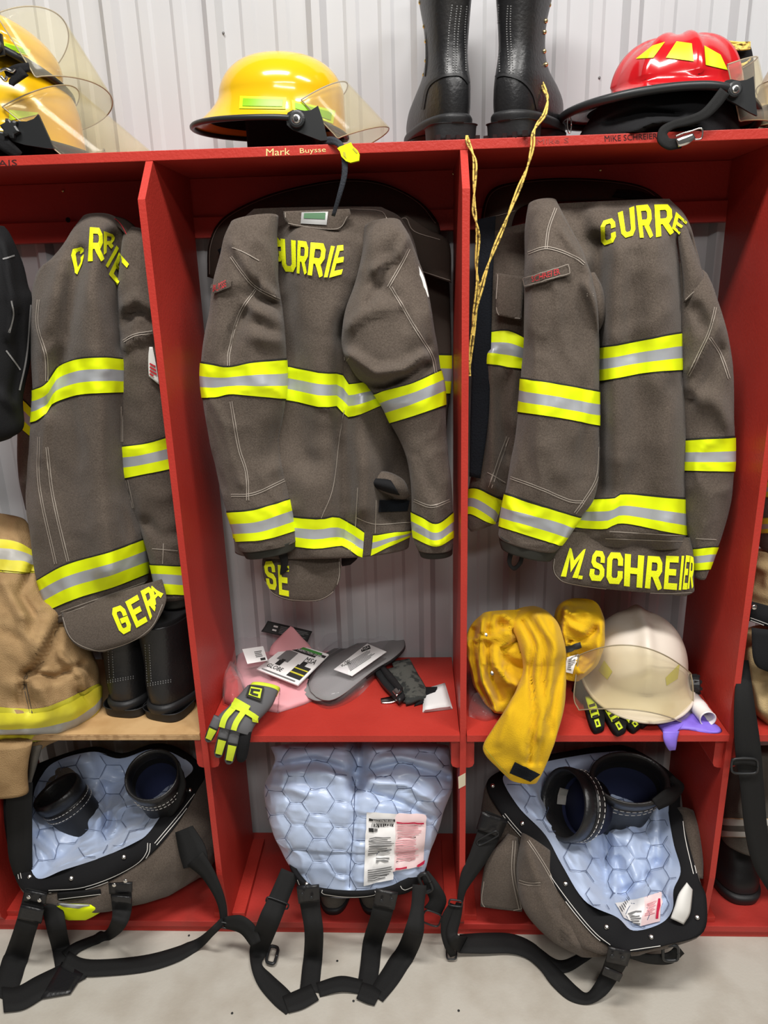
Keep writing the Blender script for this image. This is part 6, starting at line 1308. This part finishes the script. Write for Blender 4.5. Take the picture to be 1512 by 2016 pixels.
tt = tube([(-110, 1030, 52, 1027, .20, .03), (-110, 1050, 62, 1046, .17, .05), (-110, 1100, 72, 1095, .14, .08), (-110, 1160, 96, 1165, .12, .10), (-110, 1220, 132, 1222, .10, .12), (-110, 1290, 168, 1285, .09, .12), (-110, 1340, 190, 1330, .08, .12), (-110, 1400, 187, 1385, .07, .12), (-110, 1440, 150, 1432, .05, .10), (-110, 1466, 90, 1460, .03, .075), (-110, 1486, 62, 1480, .01, .05)], 110, 100,
          folds=[([(118, 1225), (90, 1290), (50, 1330), (40, 1390)], 9, -.03), ([(110, 1200), (70, 1280)], 14, .018), ([(55, 1325), (110, 1335), (160, 1310)], 8, -.022), ([(50, 1350), (58, 1400)], 8, -.02), ([(120, 1290), (165, 1330), (170, 1350)], 10, .02), ([(70, 1345), (100, 1390)], 16, .014), ([(60, 1120), (40, 1170), (70, 1215)], 8, -.014), ([(10, 1150), (40, 1210)], 14, .014), ([(0, 1240), (40, 1260)], 8, -.01), ([(160, 1360), (180, 1390)], 8, -.012)], na=.008, nf=11, wr=.02, wf=13)
tt.mesh('coat_body', 'tan_cloth', tn)
wm = ('worn_lime', 'worn_silver', 'old_tape'); band(tt, [(-20, 1062), (30, 1068), (65, 1086), (90, 1092)], [(-20, 1122), (30, 1126), (70, 1126), (100, 1126)], tn, mats=wm, rel=.005); band(tt, [(-30, 1400), (60, 1405), (130, 1385), (192, 1350)], [(-30, 1466), (40, 1462), (100, 1450), (150, 1434), (192, 1405)], tn, mats=wm, rel=.005)
seams(tn, [tt], dbl([(66, 1400), (70, 1462)], 6) + dbl([(62, 1405), (50, 1350), (52, 1330)], 5) + dbl([(0, 1070), (8, 1125)], 6), 'grey_cloth', 1.4)
lg = tube([(-110, 1462, 62, 1462, -.035, .025), (-110, 1510, 58, 1510, -.035, .028), (-110, 1556, 58, 1560, -.03, .026)], 20, 30, na=.005); lg.mesh('hanging_hem', 'tan_cloth', tn)
sk = sheet([(60, 1470, 84, 1468, .0, .01), (56, 1510, 72, 1510, .0, .01), (56, 1540, 62, 1540, .0, 0)], 10, 8); sk.mesh('inner_flap', 'grey_cloth', tn, thick=.004)
st_b = thing('suspender_strap', 'wide black strap with grey stitching hanging below the tan coat', 'strap', at(40, 1700, .06)); obj('webbing', *strap([(38, 1540, 52, .02), (38, 1600, 50, .01), (40, 1680, 46, .0), (46, 1720, 36, -.0)], .004), 'black_web', st_b)
# bay four, right edge
kc = thing('khaki_turnout_coat', 'khaki turnout coat with black panels folded on the shelf at the right edge', 'coat', atz(1500, 1420, ZS))
k1 = tube([(1474, 1245, 1600, 1235, .10, .05), (1466, 1290, 1600, 1290, .09, .08), (1468, 1340, 1600, 1340, .08, .09), (1476, 1390, 1600, 1395, .07, .09), (1500, 1425, 1600, 1440, .06, .08)], 50, 50, folds=[([(1475, 1280), (1480, 1340), (1500, 1400)], 8, .014), ([(1490, 1345), (1512, 1340)], 6, -.01)], na=.005); k1.mesh('coat_body', 'khaki_cloth', kc)
k2 = tube([(1492, 1085, 1600, 1070, .16, .04), (1484, 1120, 1600, 1110, .15, .06), (1478, 1170, 1600, 1170, .14, .07), (1476, 1215, 1600, 1220, .13, .07)], 40, 40, na=.014, nf=22); k2.mesh('sleeve', 'khaki_cloth', kc)
k3 = sheet([(1474, 1182, 1600, 1215, .05, .01), (1474, 1205, 1600, 1238, .04, .01), (1474, 1222, 1600, 1262, .04, .01)], 12, 24); k3.mesh('black_placket', 'black_cloth', kc, thick=.006); seams(kc, [k3], [[(1472, 1214), (1500, 1224), (1540, 1240)], [(1472, 1219), (1500, 1229), (1540, 1246)]], 'thread_white', 1.3); V, F = disc(at(1484, 1195, .03), (0, -1, .2), .006, .003, 14); obj('snap_button', V, F, 'chrome', kc)
k4 = sheet([(1480, 1236, 1600, 1250, -.005, .006), (1482, 1290, 1600, 1300, -.015, .006), (1490, 1312, 1600, 1330, -.015, .006), (1510, 1322, 1600, 1340, -.015, 0)], 14, 14); k4.mesh('black_panel', 'black_cloth', kc, thick=.004)
hc = thing('hanging_coat', 'dark coat with lime and silver bands at the right edge above the khaki coat', 'coat', at(1560, 1080, .14)); h1 = tube([(1640, 405, 1720, 405, .22, .03), (1605, 440, 1740, 440, .20, .06), (1575, 560, 1730, 560, .18, .08), (1545, 700, 1700, 700, .17, .08), (1505, 880, 1660, 880, .16, .07), (1497, 960, 1640, 960, .15, .07), (1496, 1040, 1640, 1040, .15, .07), (1500, 1080, 1640, 1080, .15, .06)], 40, 40); h1.mesh('coat_body', 'brown_cloth', hc); band(h1, [(1480, 950), (1640, 950)], [(1480, 978), (1640, 978)], hc, mats=wm); band(h1, [(1480, 1022), (1640, 1015)], [(1480, 1050), (1640, 1044)], hc, mats=wm)
gs = thing('suspender_strap', 'broad black suspender strap with steel ring hanging at the right edge', 'strap', at(1480, 1700, -.02)); obj('webbing', *strap([(1463, 1300, 20, .03), (1465, 1380, 38, -.015), (1472, 1470, 50, -.03), (1480, 1545, 46, -.03), (1489, 1636, 44, -.03), (1503, 1697, 42, -.03), (1530, 1745, 40, -.03)], .004, 60), 'black_web', gs); slider(gs, 1466, 1508, 52, 30, -.04, name='ring', r=.0028)
obj('strap_keeper', *strap([(1441, 1500, 12, -.038), (1466, 1497, 14, -.038), (1490, 1502, 12, -.038)], .004, 10), 'black_web', gs)
gp = thing('grey_trousers', 'sooty grey turnout trousers with orange stripe standing at the right edge', 'trousers', at(1500, 1660, .12)); g1 = tube([(1440, 1480, 1620, 1475, .20, .06), (1432, 1540, 1620, 1540, .17, .08), (1424, 1600, 1620, 1600, .14, .09), (1422, 1650, 1620, 1655, .13, .09)], 40, 50, folds=[([(1470, 1520), (1460, 1600)], 12, .014), ([(1500, 1500), (1495, 1600)], 10, -.014)], na=.006)
P = g1.P.copy(); P[..., 0] = np.maximum(P[..., 0], PI + TH / 2 + .004); g1 = Surf(P, True); g1.mesh('trouser_leg', 'grey_cloth', gp); band(g1, [(1410, 1612), (1620, 1614)], [(1410, 1646), (1620, 1650)], gp, mats=('worn_silver', 'grey_cloth', 'ply_edge'))
p = at(1452, 1712, .12); p[2] = ZB + .0005; fbt = thing('fire_boot', 'sooty black rubber boot with rounded toe below the grey trousers at the right edge', 'boot', (p[0], p[1], ZB), 'rubber boot feet under trousers'); Lc = Loc((p[0] + .02, .10, ZB + .0005), rot(0.0))
slices([(.03, 0, .22, .058, 0), (.06, .002, .22, .058, 0), (.09, .02, .22, .05, 0), (.14, .06, .2, .05, 0)], Lc, N=24).mesh('foot', 'black_rubber', fbt); slices([(0, -.004, .224, .06, 0), (.022, -.01, .226, .063, 0), (.03, 0, .222, .058, 0)], Lc, N=8).mesh('sole', 'black_rubber', fbt)
# floor grit
b = bag()
for u, v in [(1170, 1966), (903, 1990), (664, 1892), (696, 1971), (372, 1842), (457, 1995)]: put(b, *disc(atz(u, v, .0005), (0, 0, 1), .003, .001, 7, .5))
o = obj('grit', b[0], b[1], 'ink', fl); o['kind'] = 'stuff'
